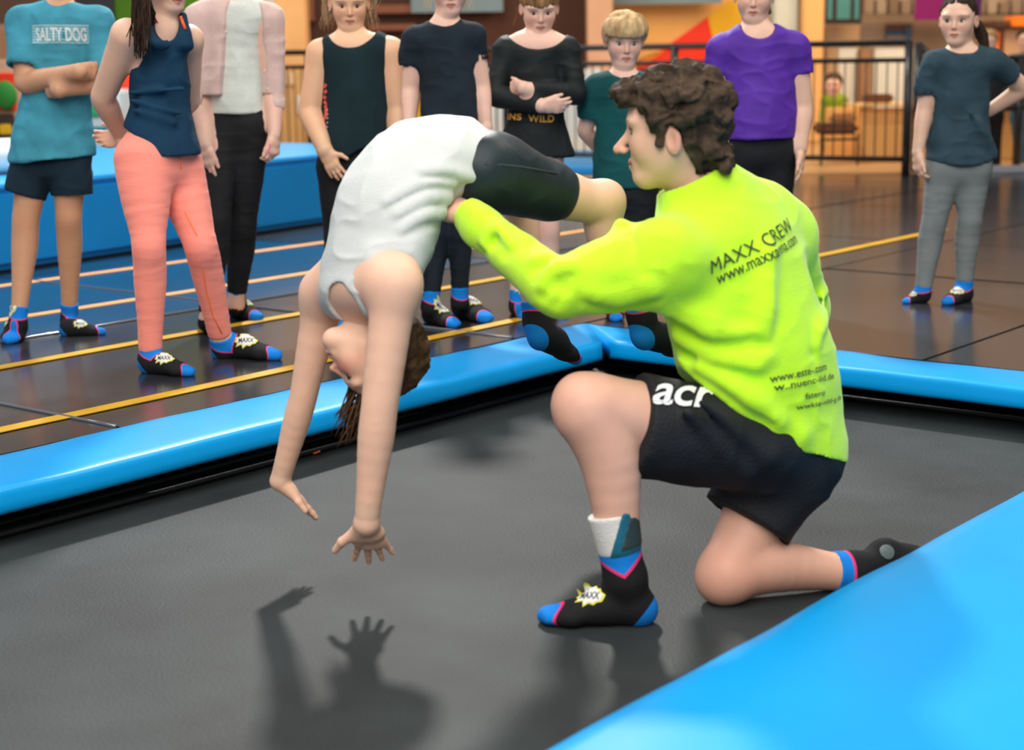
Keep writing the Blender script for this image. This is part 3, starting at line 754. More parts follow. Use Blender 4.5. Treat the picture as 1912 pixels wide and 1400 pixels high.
# window, posters, shelf, counter on the right
wn = rect('window_1', 1541, -70, 1612, 45, 20.6, .05, M('window_frame', (.035, .022, .018)), None, .01)
tag(wn, 'teal window in a dark frame at top right', kind='structure')
for x0, x1 in ((1545, 1556), (1562, 1590), (1595, 1606)):
    rect('pane', x0, -66, x1, 36, 20.57, .02, TEALW, wn)
solo(rect('pillar', 1541, 46, 1606, 300, 21.2, .3, M('tan_wall_low', (.56, .36, .20)), None, .01, True), 'tan wall pier under the teal window', 'pillar')
solo(rect('wall_pier', 1602, 92, 1626, 300, 19.8, .2, M('brown_pier', (.30, .17, .09)), None, .01, True), 'brown pier between the two white doors', 'pillar')
for x0, x1, lb in ((1562, 1601, 'left'), (1628, 1708, 'right')):
    d_ = thing('hall_door', at_y((x0 + x1) / 2, 300, 20.0), 'white door %s of the brown pier behind the counter' % lb, 'door')
    rect('door_leaf', x0, 88, x1, 300, 20.0, .06, M('door_white', (.66, .68, .66)), d_, .01, True)
    rect('door_frame', x0 - 4, 84, x1 + 4, 88, 19.98, .08, M('door_frame', (.5, .38, .26)), d_)
ps = thing('poster', at_y(1675, 66, 21.97), 'dark and blue poster on the beige wall above the railing end', 'poster')
rect('poster_sheet', 1652, 44, 1703, 92, 21.97, .02, M('poster_dark', (.20, .10, .07)), ps)
rect('poster_band', 1655, 58, 1686, 64, 21.95, .02, M('poster_blue', (.03, .20, .38)), ps)
rect('poster_panel', 1655, 65, 1690, 88, 21.95, .02, M('poster_grey', (.33, .28, .26)), ps)
rect('poster_figure', 1690, 50, 1701, 88, 21.94, .02, M('poster_blue2', (.10, .22, .38)), ps)
solo(rect('banner', 1708, -60, 1767, 38, 20.0, .03, PURP), 'purple magenta banner above the railing end', 'banner')
solo(rect('banner', 1812, -60, 1836, 30, 20.0, .03, M('purple_dark', (.045, .008, .08))), 'dark purple banner behind the ponytail of the right girl', 'banner')
sh = thing('wall_shelf', at_y(1760, 28, 21.5), 'long wall shelf of boxes at the top right', 'shelf')
rect('shelf_board', 1612, 26, 1960, 31, 21.2, .5, BRN, sh)
for i in range(15):
    rect('box', 1614 + i * 23, -8 + (i * 7) % 13, 1614 + i * 23 + 19, 26, 21.25, .3, M('box_%d' % (i % 3), [(.33, .24, .17), (.42, .33, .24), (.26, .18, .12)][i % 3]), sh, .01)
ct = thing('counter', at_y(1740, 309, 15.6), 'orange tan reception counter behind the railing at right', 'counter')
rect('counter_front', 1605, 197, 1990, 312, 15.6, .08, COUNT, ct, .01, True)
rect('counter_side', 1541, 200, 1606, 306, 16.4, .08, COUNT, ct, .01, True)
rect('counter_top', 1600, 192, 1995, 198, 15.5, .7, M('counter_top', (.80, .50, .20), .35), ct, .008)
solo(rect('tray', 1618, 176, 1670, 192, 15.8, .25, BRN, None, .02), 'brown tray of goods on the orange counter', 'tray')
ch = thing('stool', at_y(1568, 300, 15.2), 'dark low seat in front of the counter seen through the railing', 'seat')
rect('seat', 1530, 230, 1604, 252, 15.2, .4, BRN, ch, .03); rect('seat_back', 1548, 212, 1600, 232, 15.5, .08, M('seat_tan', (.42, .19, .07)), ch, .03)
for x in (1532, 1600): rect('leg', x, 250, x + 4, 310, 15.2, .04, BLACK, ch, 0, True)
rect('seat_rail', 1532, 258, 1604, 263, 15.2, .04, BLACK, ch)
cb = thing('cabinet', at_y(1890, 118, 17.0), 'pale cabinet with an orange edge and dark top behind the right girl', 'cabinet')
rect('cabinet_body', 1866, 52, 1960, 300, 17.0, .5, M('cabinet_pale', (.58, .36, .22)), cb, .01, True); rect('orange_edge', 1854, 58, 1868, 300, 16.95, .5, ORG, cb, .01, True)
rect('cabinet_top', 1858, 38, 1960, 52, 16.9, .6, M('cabinet_dark', (.07, .03, .02)), cb, .01); rect('orange_box', 1890, 30, 1930, 50, 16.85, .3, ORG, cb, .01)
# left machines
am = thing('arcade_machine', at_y(-10, 290, 12.9), 'red and tan arcade machine at the left edge', 'machine')
rect('machine_body', -70, 110, 26, 262, 12.9, .7, M('machine_tan', (.58, .36, .22)), am, .02, True)
rect('red_panel', -66, 136, 24, 208, 12.86, .05, REDM, am, .01); rect('lower_panel', -66, 212, 24, 262, 12.86, .05, M('machine_dark', (.05, .035, .02)), am, .01)
rect('yellow_panel', -2, 232, 20, 252, 12.84, .04, YEL, am, .01)
bm = bmesh.new(); bm_sphere(bm, at_y(10, 178, 12.84), (.09, .03, .11)); obj_bm('green_disc', bm, M('disc_green', (.03, .22, .03)), am, True)
solo(rect('wall_panel', -80, -60, 150, 46, 15.2, .1, M('left_brown', (.16, .08, .05))), 'dark brown wall panel at top left behind the boy', 'panel')
solo(rect('wall_panel', 150, -60, 206, 52, 15.0, .1, M('charcoal_panel', (.05, .045, .05))), 'charcoal wall panel between the boy and the girl in coral', 'panel')
solo(rect('wall_panel', 206, -60, 372, 58, 15.1, .1, GREEN), 'green wall panel behind the head of the girl in coral', 'panel')
solo(rect('wall_panel', -120, 46, 480, 320, 16.6, .1, M('left_tan', (.62, .36, .20)), None, 0, True), 'tan wall behind the children on the left', 'panel')
bm = bmesh.new(); bm_sphere(bm, at_y(204, 70, 16.53), .085); tag(obj_bm('ball', bm, ORG, None, True), 'orange ball ornament below the green wall panel', 'ball')
ki = thing('game_console', at_y(192, 290, 12.6), 'white and green game console between the boy and the girl in coral', 'machine')
rect('console_body', 158, 168, 222, 262, 12.6, .5, WHITE, ki, .02, True); rect('green_panel', 164, 196, 220, 218, 12.57, .04, M('console_green', (.02, .42, .14)), ki, .01)
rect('teal_panel', 160, 236, 222, 256, 12.57, .04, M('console_teal', (.03, .25, .33)), ki, .01)
lg = rect('light_column', 226, 140, 252, 250, 13.5, .2, mat('red_lamp', (1, .03, .01), .4, emit=1.3), None, .03, True); tag(lg, 'glowing red light column behind the arm of the girl in coral', 'lamp')

# ---- railing
rl = thing('railing', at_y(1690, 330, 13.9) * np.array([1, 1, 0]), 'long black steel railing with upright bars across the hall', 'railing')
RA = np.array([3.30, 13.9, 0]); RB = np.array([-2.75, 16.9, 0]); rd = nrm(RB - RA); RLEN = np.linalg.norm(RB - RA)
at_r = lambda s, z: RA + rd * s + np.array([0, 0, z])
tube('top_rail', [at_r(-.02, 1.095), at_r(RLEN, 1.095)], .027, BLACK, rl, 10)
tube('middle_rail', [at_r(0, .955), at_r(RLEN, .955)], .020, BLACK, rl, 8)
tube('bottom_rail', [at_r(0, .145), at_r(RLEN, .145)], .022, BLACK, rl, 8)
for s in (0, 2.05, 3.7, 5.85): tube('post', [at_r(s, .0), at_r(s, 1.10)], .036, BLACK, rl, 10)
bar0 = None; n = int(RLEN / .0885)
for i in range(1, n):
    p = at_r(i * .0885, .15)
    if bar0 is None: bar0 = tube('bar', [p, p + np.array([0, 0, .80])], .0065, BLACK, rl, 6); p0 = p
    else:
        o = bar0.copy(); COL.objects.link(o); o.parent = rl; o.location = Vector(p - p0)
r2 = thing('railing', at_y(1716, 330, 14.32) * np.array([1, 1, 0]), 'black railing with a sloping handrail behind the girl at right', 'railing')
a = at_y(1716, 80, 14.32); b = at_y(1745, 112, 14.36)
tube('post', [a * np.array([1, 1, 0]), a], .038, BLACK, r2, 10); tube('sloping_rail', [a, b, at_y(1975, 108, 14.45)], .030, BLACK, r2, 10)
tube('middle_rail', [at_y(1718, 205, 14.32), at_y(1975, 200, 14.45)], .028, BLACK, r2, 10)
e = at_y(1906, 108, 14.42); tube('post', [e * np.array([1, 1, 0]), e], .036, BLACK, r2, 10)
solo(box('kerb', (3.55, 14.1, .0), (7.0, 14.24, .06), M('grey_kerb', (.30, .30, .33), .4), None, .01), 'grey metal kerb on the floor at the far right', 'kerb')
# ------------------------------------------------------------------ people: shared pieces
c3 = at_y
def person(name, loc, label, group=None): return thing('person', loc, label, 'person', group)
def hair_obj(name, hd, items, line, m, parent, h, strand=.004, freq=(90, 90, 14), curl=0., extra=None, seed=3, side_line=None, smooth=1):
    """items: implicit pieces in head space; line(f,l) -> lowest u kept"""
    def cut(X, Y, Z):
        x, y, z = X - hd.c[0], Y - hd.c[1], Z - hd.c[2]
        l = (x * hd.L[0] + y * hd.L[1] + z * hd.L[2]) / hd.h; f = (x * hd.F[0] + y * hd.F[1] + z * hd.F[2]) / hd.h; u = (x * hd.U[0] + y * hd.U[1] + z * hd.U[2]) / hd.h
        return (line(f, np.abs(l)) - u) * hd.h * .75
    V, Q = carve(items, h, cut, smooth=smooth)
    if extra: V2, Q2 = carve(extra, h * 1.0); V, Q = joinvq([(V, Q), (V2, Q2)])
    N = vnormals(V, Q); loc = hd.loc(V)
    if curl:
        n = vnoise(loc * 9 + vnoise(loc * 5, 4)[:, None] * 2.0, seed); n2 = vnoise(loc * 20, seed + 1)
        n3 = vnoise(loc * np.array([44, 44, 30]) + n2[:, None] * 5, seed + 3); D = curl * ((1 - np.abs(2 * n - 1)) ** 1.5 - .45) + curl * .55 * (n2 - .5) + curl * .35 * (n3 - .5)
    else:
        n = vnoise(loc * np.array([freq[0], freq[1], freq[2]]) * .25 + vnoise(loc * 3, 9)[:, None] * 1.5, seed); n2 = vnoise(loc * np.array(freq) * .6, seed + 2)
        D = strand * ((n - .5) * 2 + .7 * (n2 - .5))
    V = V + N * D[:, None]
    return obj_np(name, V, Q, m, parent)
def strands(name, curves, r, m, parent):
    bm = bmesh.new()
    for pts in curves:
        n = len(pts); bm_tube(bm, pts, [r * (1 - .75 * i / (n - 1)) for i in range(n)], 5)
    bmesh.ops.recalc_face_normals(bm, faces=bm.faces)
    return obj_bm(name, bm, m, parent, True)
def body_mesh(parent, m, body, hb, head=None, hh=.003, neck=None, hands=(), hhand=.003, bmask=None, blush=.5, brows=True):
    """body items (coarse), head items (fine, joined inside the neck), hands (fine); one continuous skin object"""
    parts = [carve(body, hb, smooth=5)]; masks = [bmask(parts[0][0]) if bmask else np.zeros_like(parts[0][0])]
    if head is not None:
        V, Q = carve(head.items() + [neck], hh); parts.append((V, Q)); masks.append(head.mask(V, brows, blush))
    for it in hands:
        V, Q = carve(it, hhand); parts.append((V, Q)); mk = np.zeros_like(V); masks.append(mk)
    V, Q = joinvq(parts)
    return obj_np('body', V, Q, m, parent, np.concatenate(masks))
def blob_mask(*pts):
    def f(V):
        o = np.zeros_like(V)
        for p, r, a in pts: o[:, 0] = np.maximum(o[:, 0], a * np.exp(-(np.linalg.norm(V - np.asarray(p), axis=1) / r) ** 2))
        return o
    return f
UPV = np.array([0, 0, 1.])

# ------------------------------------------------------------------ the coach
SK_COACH = skin_mat('coach_skin', (.74, .43, .31), (.10, .055, .03), (.50, .20, .15))
NEON = cloth('neon_yellow_fleece', (.52, .90, .020), .05, .9, .18, 220, 12, sheen=.25)
BLKS = cloth('black_shorts_cloth', (.013, .014, .016), .25, .7, .3, 160, 14)
INK = mat('dark_print', (.03, .045, .02), .8); WPRINT = mat('white_print', (.82, .83, .82), .7)
def coach():
    co = person('coach', at_z(1230, 1150, ZB), 'kneeling coach in neon yellow sweatshirt and black shorts supporting the bending child')
    hipL, hipR = c3(1410, 824, 3.555), c3(1470, 846, 3.68); pel = c3(1462, 822, 3.60)
    knL, anL = c3(1100, 762, 3.41), c3(1168, 1080, 3.39)
    knR, anR = c3(1362, 1066, 3.52), c3(1592, 1067, 3.61)
    heL, toL = at_z(1226, 1163, ZB), at_z(1003, 1163, ZB)
    heR, toR = c3(1634, 1008, 3.66), c3(1800, 1042, 3.70)
    shL, elL, wrL = c3(1240, 488, 3.46), c3(1038, 541, 3.42), c3(874, 400, 3.65)
    shR, elR, wrR = c3(1456, 440, 3.77), c3(1488, 592, 3.94), c3(1330, 566, 4.08)
    sd = nrm(c3(1484, 440, 3.79) - c3(1240, 488, 3.46)); T = [c3(1330, 372, 3.62), c3(1360, 465, 3.61), c3(1384, 585, 3.60), c3(1420, 695, 3.60), c3(1444, 800, 3.60)]
    neck0, neck1 = c3(1322, 385, 3.62), c3(1272, 290, 3.61)
    hd = Head(c3(1252, 240, 3.60), (-.975, .17, -.10), (-.10, .02, .99), .236, child=False)
    neck = U(P(neck0, neck1, .062, .064), .03)
    body = [U(P(pel, T[3], (.125, .09), (.14, .10), sd), .04), U(P(T[3], T[1], (.14, .105), (.165, .10), sd), .04), U(P(T[1], T[0], (.16, .09), (.08, .07), sd), .05), U(P(shL, shR, .055), .05),
            neck] + leg(hipL, knL, anL, .094, .075, .066, .041, (.9, .1, .1), .35) + leg(hipR, knR, anR, .088, .066, .062, .042, (.2, .2, .8), .25) + \
        arm(shL, elL, wrL, .044, .034, .027) + arm(shR, elR, wrR, .055, .045, .030)
    body += [U(E(knL + np.array([-.028, 0, .012]), (.038, .042, .05)), .04), U(E(knR + np.array([-.02, 0, -.02]), .05), .04)]
    ft, _ = foot(anL, heL, toL, .040); body += growi(ft, -.003)
    ft, _ = foot(anR, heR, toR, .040, (-.35, .1, -.9)); body += growi(ft, -.003)
    hL = hand(wrL, (-.70, .62, .22), (0, -1, -.4), (.1, .1, 1), .19, (.20, .25, .2), .08, (.8, .5, .3), .031, elL)
    hR = hand(wrR, (-.9, .1, .2), (.1, -.3, .9), (0, .9, .3), .19, (.2, .3, .3), .08, (.6, .7, .2), .031, elR)
    body_mesh(co, SK_COACH, body, .006, hd, .0032, neck, [hL, hR], .0034, blob_mask((knL, .09, .35), (knR, .10, .6), (lerp(knR, anR, .5), .10, .25)), .45)
    hd.eyes(co, IRIS_D, LASH, (0, -.01), .35)
    # hair: thick short curls
    rng = np.random.RandomState(4); it = [U(hd.e(sg * .29, .06, .20, (.10, .16, .15)), .03) for sg in (-1, 1)] + [U(hd.e(0, -.070, .15, (.375, .435, .385)), .02), U(hd.e(0, -.24, -.16, (.285, .21, .30)), .05)]
    for i in range(150):
        a, b = rng.uniform(0, 2 * math.pi), rng.uniform(-.3, 1)
        q = np.array([math.cos(a) * math.sqrt(1 - b * b) * .385, math.sin(a) * math.sqrt(1 - b * b) * .45 - .075, b * .39 + .14])
        it.append(U(hd.e(*q, rng.uniform(.05, .10) * np.array([1, 1, .85])), .012))
    for i in range(18):
        it.append(U(hd.e(rng.uniform(-.26, .26), rng.uniform(.30, .44), rng.uniform(.26, .40), rng.uniform(.05, .085)), .012))
    for i in range(22):
        it.append(U(hd.e(rng.uniform(-.24, .24), rng.uniform(-.46, -.34), rng.uniform(-.40, .0), rng.uniform(.05, .09)), .015))
    for s in (-1, 1): it.append(U(hd.e(s * .345, .085, -.02, (.022, .05, .12)), .012))
    hx = [-.6, -.30, -.21, -.155, -.13, -.03, .03, .07, .14, .20, .28, .6]; hy = [-.47, -.46, -.40, -.24, -.04, .03, -.06, -.20, -.02, .17, .25, .23]
    hair_obj('hair', hd, it, lambda f, l: np.interp(f, hx, hy) + .04 * (l < .2) * (f > .2), hair_mat('coach_hair', (.020, .013, .009), (.085, .056, .036), (26, 26, 26)), co, .0034, curl=.013)
    # sweatshirt
    ln = [U(Ch([T[4] + (T[4] - T[3]) * .7, T[4], T[3], T[2], T[1], lerp(T[1], T[0], .75)], [(.172, .135), (.186, .140), (.202, .148), (.194, .142), (.190, .128), (.105, .088)], sd, .02), .05),
          U(P(shL, shR, .074), .06), U(P(lerp(shL, shR, .25), lerp(neck0, neck1, .2), .06, .075), .06), U(P(lerp(shL, shR, .75), lerp(neck0, neck1, .2), .06, .075), .06)]
    ln.append(U(P(c3(1345, 378, 3.65), c3(1420, 400, 3.72), .062, .074), .05))
    ln += [U(Ch([shL, lerp(shL, elL, .5), lerp(shL, elL, .9), elL, lerp(elL, wrL, .25), lerp(elL, wrL, .6), lerp(elL, wrL, .84)], [.088, .075, .059, .056, .054, .048, .045], None, .012), .05),
           U(P(lerp(elL, wrL, .80), lerp(elL, wrL, 1.0), .047, .038, fb=True), .012),
           U(Ch([shR, lerp(shR, elR, .5), elR, wrR], [.080, .074, .066, .046], None, .012, fb=True), .05)]
    # folds: ridges pulled from the arm pit to the hip, sleeve creases, waist bunching
    for (x0, y0, Y0, x1, y1, Y1, r) in ((1275, 668, 3.455, 1380, 752, 3.42, .013), (1275, 612, 3.46, 1420, 668, 3.40, .012), (1310, 690, 3.46, 1450, 790, 3.40, .014), (1360, 715, 3.43, 1490, 815, 3.43, .012),
                                        (1420, 600, 3.42, 1440, 470, 3.46, .010), (1215, 560, 3.42, 1330, 600, 3.40, .012), (1160, 420, 3.46, 1190, 520, 3.375, .010), (1515, 640, 3.55, 1480, 500, 3.56, .010)):
        ln.append(U(P(c3(x0, y0, Y0 + .022), c3(x1, y1, Y1 + .030), r * .7, r), .045))
    for (x0, y0, Y0, x1, y1, Y1, r) in ((1016, 560, 3.362, 1036, 505, 3.372, .006), (1040, 570, 3.362, 1064, 515, 3.362, .006), (1000, 520, 3.385, 1030, 485, 3.40, .005), (930, 440, 3.52, 902, 470, 3.50, .006), (1170, 560, 3.36, 1235, 600, 3.37, .006), (1075, 590, 3.36, 1090, 545, 3.345, .006)):
        ln.append(S(P(c3(x0, y0, Y0), c3(x1, y1, Y1), r), .018))
    pc1, pc2, xl = plane_cut(c3(1420, 824, 3.6), RT * -.24 - UP * .96), plane_cut(c3(1340, 752, 3.6), RT * -.61 - UP * .79), c3(1248, 680, 3.5)[0]
    ncut = lambda X, Y, Z: np.maximum(pc1(X, Y, Z), np.minimum(pc2(X, Y, Z), X - xl + 0 * Y + 0 * Z))
    neckd = nrm(neck1 - neck0)
    V0, Q0 = carve(ln, .009, ncut); b0 = bvh_of(V0, Q0)
    for f_, r_ in (((1436, 540, 1434, 590, 1424, 640), .010), ((1268, 612, 1330, 640, 1400, 636), .011), ((1258, 645, 1330, 682, 1405, 700), .012), ((1300, 700, 1370, 740, 1440, 795), .012), ((1176, 470, 1200, 535, 1240, 600), .008), ((1100, 562, 1150, 572, 1215, 556), .009),
                   ((1172, 425, 1185, 470, 1200, 510), .008), ((928, 448, 955, 432, 985, 458), .007), ((1000, 500, 1028, 500, 1050, 530), .008), ((1010, 548, 1030, 522, 1062, 512), .008), ((898, 470, 925, 444, 948, 470), .006), ((1538, 560, 1532, 620, 1520, 660), .008)):
        pp = [pick(b0, f_[i], f_[i + 1]) for i in (0, 2, 4)]; qq = [pick(b0, f_[i] + 4, f_[i + 1] - 15) for i in (0, 2, 4)]
        if all(p[0] is not None for p in pp): ln.append(S(Ch([p[0] + p[1] * .004 for p in pp], [.003, r_, r_ * .6]), .028))
        if all(p[0] is not None for p in qq): ln.append(U(Ch([p[0] - p[1] * .004 for p in qq], [.003, r_ * 1.1, r_ * .6]), .030))
    V, Q = carve(ln + [S(P(neck0 - neckd * .01, neck1 + neckd * .06, .066, .085), .012)], .005, ncut)
    V = wrinkle(V, Q, [(.007, (6, 6, 6), 1, False), (.0026, (14, 14, 22), 2, True)])
    sw = obj_np('sweatshirt', V, Q, NEON, co)
    bv = bvh_of(V, Q)
    rib = [U(P(lerp(neck0, neck1, .12), lerp(neck0, neck1, .42), .083, .074, fa=True, fb=True), .01), S(P(neck0, neck1 + neckd * .05, .064, .066), .006)]
    Vc, Qc = carve(rib, .004); obj_np('collar', Vc, Qc, NEON, sw)
    wd = nrm(wrL - elL); Vc, Qc = carve([U(P(wrL - wd * .055, wrL + wd * .002, .0405, .0375, fa=True, fb=True), .01)], .004); obj_np('cuff', Vc, Qc, NEON, sw)
    def line(txt, x0, y0, x1, y1, hpx, bold=.012):
        a, na = pick(bv, x0, y0); b, nb = pick(bv, x1, y1)
        if a is None or b is None: return
        m_, nm = pick(bv, (x0 + x1) / 2, (y0 + y1) / 2)
        n = nrm(na + nb + (nm if nm is not None else na))
        lay('print', text_mesh(txt, bold), bv, a, b, n, INK, sw, height=hpx / px_m(a), off=.0036, refine=.009)
    line('MAXX CREW', 1326, 511, 1478, 428, 25, .0); line('www.maxxarena.com', 1338, 531, 1487, 453, 15, .004)
    line('www.este-.com', 1437, 714, 1541, 690, 12, .008); line('w..nuenc-ild.de', 1444, 729, 1555, 706, 12, .008); line('fatero', 1502, 745, 1538, 737, 11, .008); line('wwkie-nild-g.de', 1484, 764, 1568, 745, 13, .008)
    # shorts
    kdir = nrm(knL - hipL); hemL = c3(1184, 794, 3.445); hemR = c3(1394, 972, 3.57)
    sh = [U(E(c3(1470, 840, 3.60), (.142, .112, .140), [sd, nrm(np.cross(UPV, sd)), UPV]), .05), U(P(T[4], c3(1450, 760, 3.6), (.14, .10), (.14, .095), sd), .04),
          U(P(c3(1412, 826, 3.53), hemL, (.118, .112), (.100, .110), (0, 1, 0), fb=True), .04), U(P(c3(1468, 850, 3.62), hemR, (.118, .110), (.092, .108), sd, fb=True), .05)]
    for (x0, y0, x1, y1) in ((1285, 770, 1390, 880), (1310, 750, 1430, 850)):
        sh.append(U(P(c3(x0, y0, 3.36), c3(x1, y1, 3.42), .008, .010), .03))
    V, Q = carve(sh, .0055); V = wrinkle(V, Q, [(.004, (14, 14, 9), 5, True), (.003, (20, 20, 20), 6, False)])
    so = obj_np('shorts', V, Q, BLKS, co); bs = bvh_of(V, Q)
    a, na = pick(bs, 1220, 753)
    if a is not None:
        n = nrm(na - FW * 1.4); x = nrm(RT * 1. - UP * .06); x = nrm(x - n * (x @ n)); lay('print', text_mesh('acr', .018, .98), bs, a, a + x * .100, n, WPRINT, so, height=.046, off=.003, refine=.010)
    # socks, white inner sock and ankle support
    make_sock(co, anL, heL, toL, .042, knL, .084, emb=True, h=.0034, zig=.017, lw=.5, emb_n=(-.30, -.80, .7), emb_t=.53, emb_w=.245)
    sr = make_sock(co, anR, heR, toR, .042, knR, .05, lw=.6, up=(-.35, .1, -.9), emb=False, flat=False, heelp=False)
    vv = [tuple(Vector(v.co) + Vector(BASE[co.name])) for v in sr.data.vertices]; bv3 = BVHTree.FromPolygons(vv, [tuple(p.vertices) for p in sr.data.polygons]); p, n = pick(bv3, 1656, 1030)
    if p is not None: lay('grip_print', poly_mesh([(math.cos(t), math.sin(t)) for t in np.linspace(0, 2 * math.pi, 17)[:-1]]), bv3, p - RT * .017, p + RT * .017, n, mat('grip_grey', (.10, .13, .13), .35), sr, off=.002, refine=.01, center=True)
    sdn = nrm(knL - anL)
    V, Q = carve([U(P(anL + sdn * .076, anL + sdn * .146, .0475, .0525, fb=True), .01)], .0034); obj_np('white_sock', V, Q, cloth('white_sock_knit', (.72, .72, .68), .08, .9, .4, 300), co)
    tl = lambda pt, n: plane_cut(pt, n)
    bc = anL + sdn * .10 + np.array([.012, -.01, 0])
    V, Q = carve([U(P(anL + sdn * .080, anL + sdn * .150, .0505, .0558, fb=True), .01)], .0034, tl(anL + sdn * .1, (-.9, .1, .25)))
    br = obj_np('ankle_brace', V, Q, cloth('brace_teal', (.012, .13, .21), .1, .6), co)
    V, Q = carve([U(P(anL + sdn * .086, anL + sdn * .138, .0520, .0570, fb=True), .01)], .0034, maxcut(tl(anL + sdn * .1 + np.array([.018, 0, 0]), (-.9, .1, .25)), tl(anL + sdn * .136, sdn)))
    obj_np('brace_panel', V, Q, cloth('brace_grey', (.03, .055, .06), .1, .6), br)
coach()

# ------------------------------------------------------------------ the bending child
SK_GYM = skin_mat('gymnast_skin', (.78, .48, .34), (.12, .06, .03), (.50, .19, .15), (.66, .15, .11))
WHT = cloth('white_jersey', (.58, .605, .585), .04, .85, .2, 260, 10)
DKS = cloth('black_lycra', (.012, .022, .026), .25, .42, .12, 300, 8)
def gymnast():
    g = person('gymnast', at_z(780, 900, ZB), 'child in white top and black shorts bending backwards with arms hanging down')
    shR, shL = c3(738, 532, 3.50), c3(606, 548, 3.75)
    elR, wrR = c3(708, 765, 3.47), c3(684, 978, 3.47); elL, wrL = c3(566, 742, 3.76), c3(523, 898, 3.79)
    sd = nrm(shR - shL); sd2 = nrm(sd * np.array([1, 1, 0]))
    G = [c3(678, 528, 3.625), c3(710, 452, 3.66), c3(730, 378, 3.70), c3(788, 306, 3.77), c3(872, 308, 3.83)]
    hipR, hipL = c3(906, 322, 3.745), c3(885, 308, 3.93); knR, anR = c3(1122, 384, 3.93), c3(1198, 590, 4.03)
    knL, anL = c3(972, 372, 4.17), c3(1003, 600, 4.15)
    heL, toL = c3(990, 640, 4.11), c3(1074, 680, 4.26); heR, toR = c3(1188, 642, 4.00), c3(1290, 668, 4.14)
    hd = Head(c3(694, 668, 3.635), (-.84, -.26, -.47), (.42, .10, -.9), .200)
    neck = U(P(c3(676, 540, 3.635), c3(688, 620, 3.64), .045, .044), .03)
    body = [U(Ch(G, [(.12, .07), (.13, .085), (.128, .088), (.125, .085), (.135, .082)], [sd, sd, sd2, sd2], .02), .04),
            U(P(lerp(shL, shR, .12), lerp(shL, shR, .88), .05), .05), neck] + leg(hipR, knR, anR, .080, .049, .044, .030, (-.8, -.4, 0), .5) + leg(hipL, knL, anL, .080, .048, .045, .030, (-.7, -.4, .2), .3)
    body += arm(shR, elR, wrR, .0485, .0405, .0265, .0395) + arm(shL, elL, wrL, .045, .033, .0235, .0325)
    body += [U(E(knR + np.array([.012, .0, .016]), .045), .03), U(P(lerp(G[1], G[2], .1), shR, .06, .048), .05), U(P(lerp(G[1], G[2], .1), shL, .06, .048), .05)]
    fr_, _ = foot(anR, heR, toR, .030, (.1, .5, .8)); body += growi(fr_, -.003)
    fl_, _ = foot(anL, heL, toL, .030, (.45, .45, .75)); body += growi(fl_, -.003)
    hR = hand(wrR, (.06, .66, -.75), (-1, 0, 0), (0, -.75, -.66), .170, (-.05, .05, .08), .20, (.55, .85, .25), .0262, elR)
    hL = hand(wrL, (.56, .34, -.76), (.4, -.85, .1), (-.7, -.3, -.6), .142, (.03, .04, .05), .10, (.75, .55, .25), .0235, elL)
    body_mesh(g, SK_GYM, body, .0055, hd, .003, neck, [hR, hL], .003, None, 1.6)
    hd.eyes(g, IRIS_D, LASH, (0, 0), .3)
    HB = hair_mat('brown_hair', (.040, .020, .011), (.13, .07, .035), (30, 30, 12))
    it = [U(hd.e(0, -.09, .13, (.40, .46, .40)), .02), U(hd.e(0, -.34, .02, (.30, .24, .34)), .06), U(hd.e(.0, -.40, -.22, (.22, .16, .22)), .06)]
    hx = [-.7, -.3, -.15, .0, .1, .22, .33, .6]; hy = [-.5, -.45, -.35, -.02, .05, .22, .36, .4]
    ex = [U(P(hd.w(.0, .10, .46), hd.w(.02, .18, .62), .022, .016), .01)]
    hair_obj('hair', hd, it, lambda f, l: np.interp(f, hx, hy), HB, g, .0042, strand=.006, freq=(34, 34, 60))
    cv = []
    rng = np.random.RandomState(2)
    for i in range(90):
        t0 = rng.rand(); p = np.array(c3(660 + 44 * t0, 700 + 38 * t0 + rng.uniform(-6, 6), 3.60 + .06 * rng.rand())); e = np.array(c3(628 + 52 * t0 + rng.normal(0, 7), rng.uniform(770, 838) - 14 * t0, 3.60 + .06 * rng.rand()))
        bow = np.array([rng.normal(.012, .012), rng.normal(0, .006), 0]); cv.append([lerp(p, e, t) + bow * math.sin(math.pi * t) * (1.2 - .4 * t) + rng.normal(0, .0012, 3) for t in np.linspace(0, 1, 8)])
    strands('loose_hair', cv, .0038, HB, g)
    # white top
    ln = [U(Ch([G[0] + (G[0] - G[1]) * .12, G[1], G[2], G[3], G[4] + (G[4] - G[3]) * .2], [(.130, .080), (.150, .100), (.150, .105), (.148, .100), (.158, .100)], [sd, sd, sd2, sd2], .03), .04)]
    for f_ in (.22, .80): ln.append(U(P(lerp(G[0], G[1], .3) + sd * (.10 if f_ > .5 else -.10), lerp(shL, shR, f_) - np.array([0, 0, .02]), .055, .036), .04))
    FOLD = ((722, 388, 800, 352, 852, 352), (742, 412, 800, 384, 838, 386), (752, 440, 795, 416, 826, 412), (790, 330, 840, 330, 885, 346), (770, 470, 800, 446, 822, 440))
    ln += [S(P(shR + UPV * .012, elR, .056, .05), .010), S(P(shL + UPV * .022, elL, .055, .05), .010), S(E(c3(668, 555, 3.60), (.062, .075, .062)), .012)]
    V0, Q0 = carve(ln, .008, plane_cut(c3(868, 308, 3.83), (.86, .48, -.10))); b0 = bvh_of(V0, Q0)
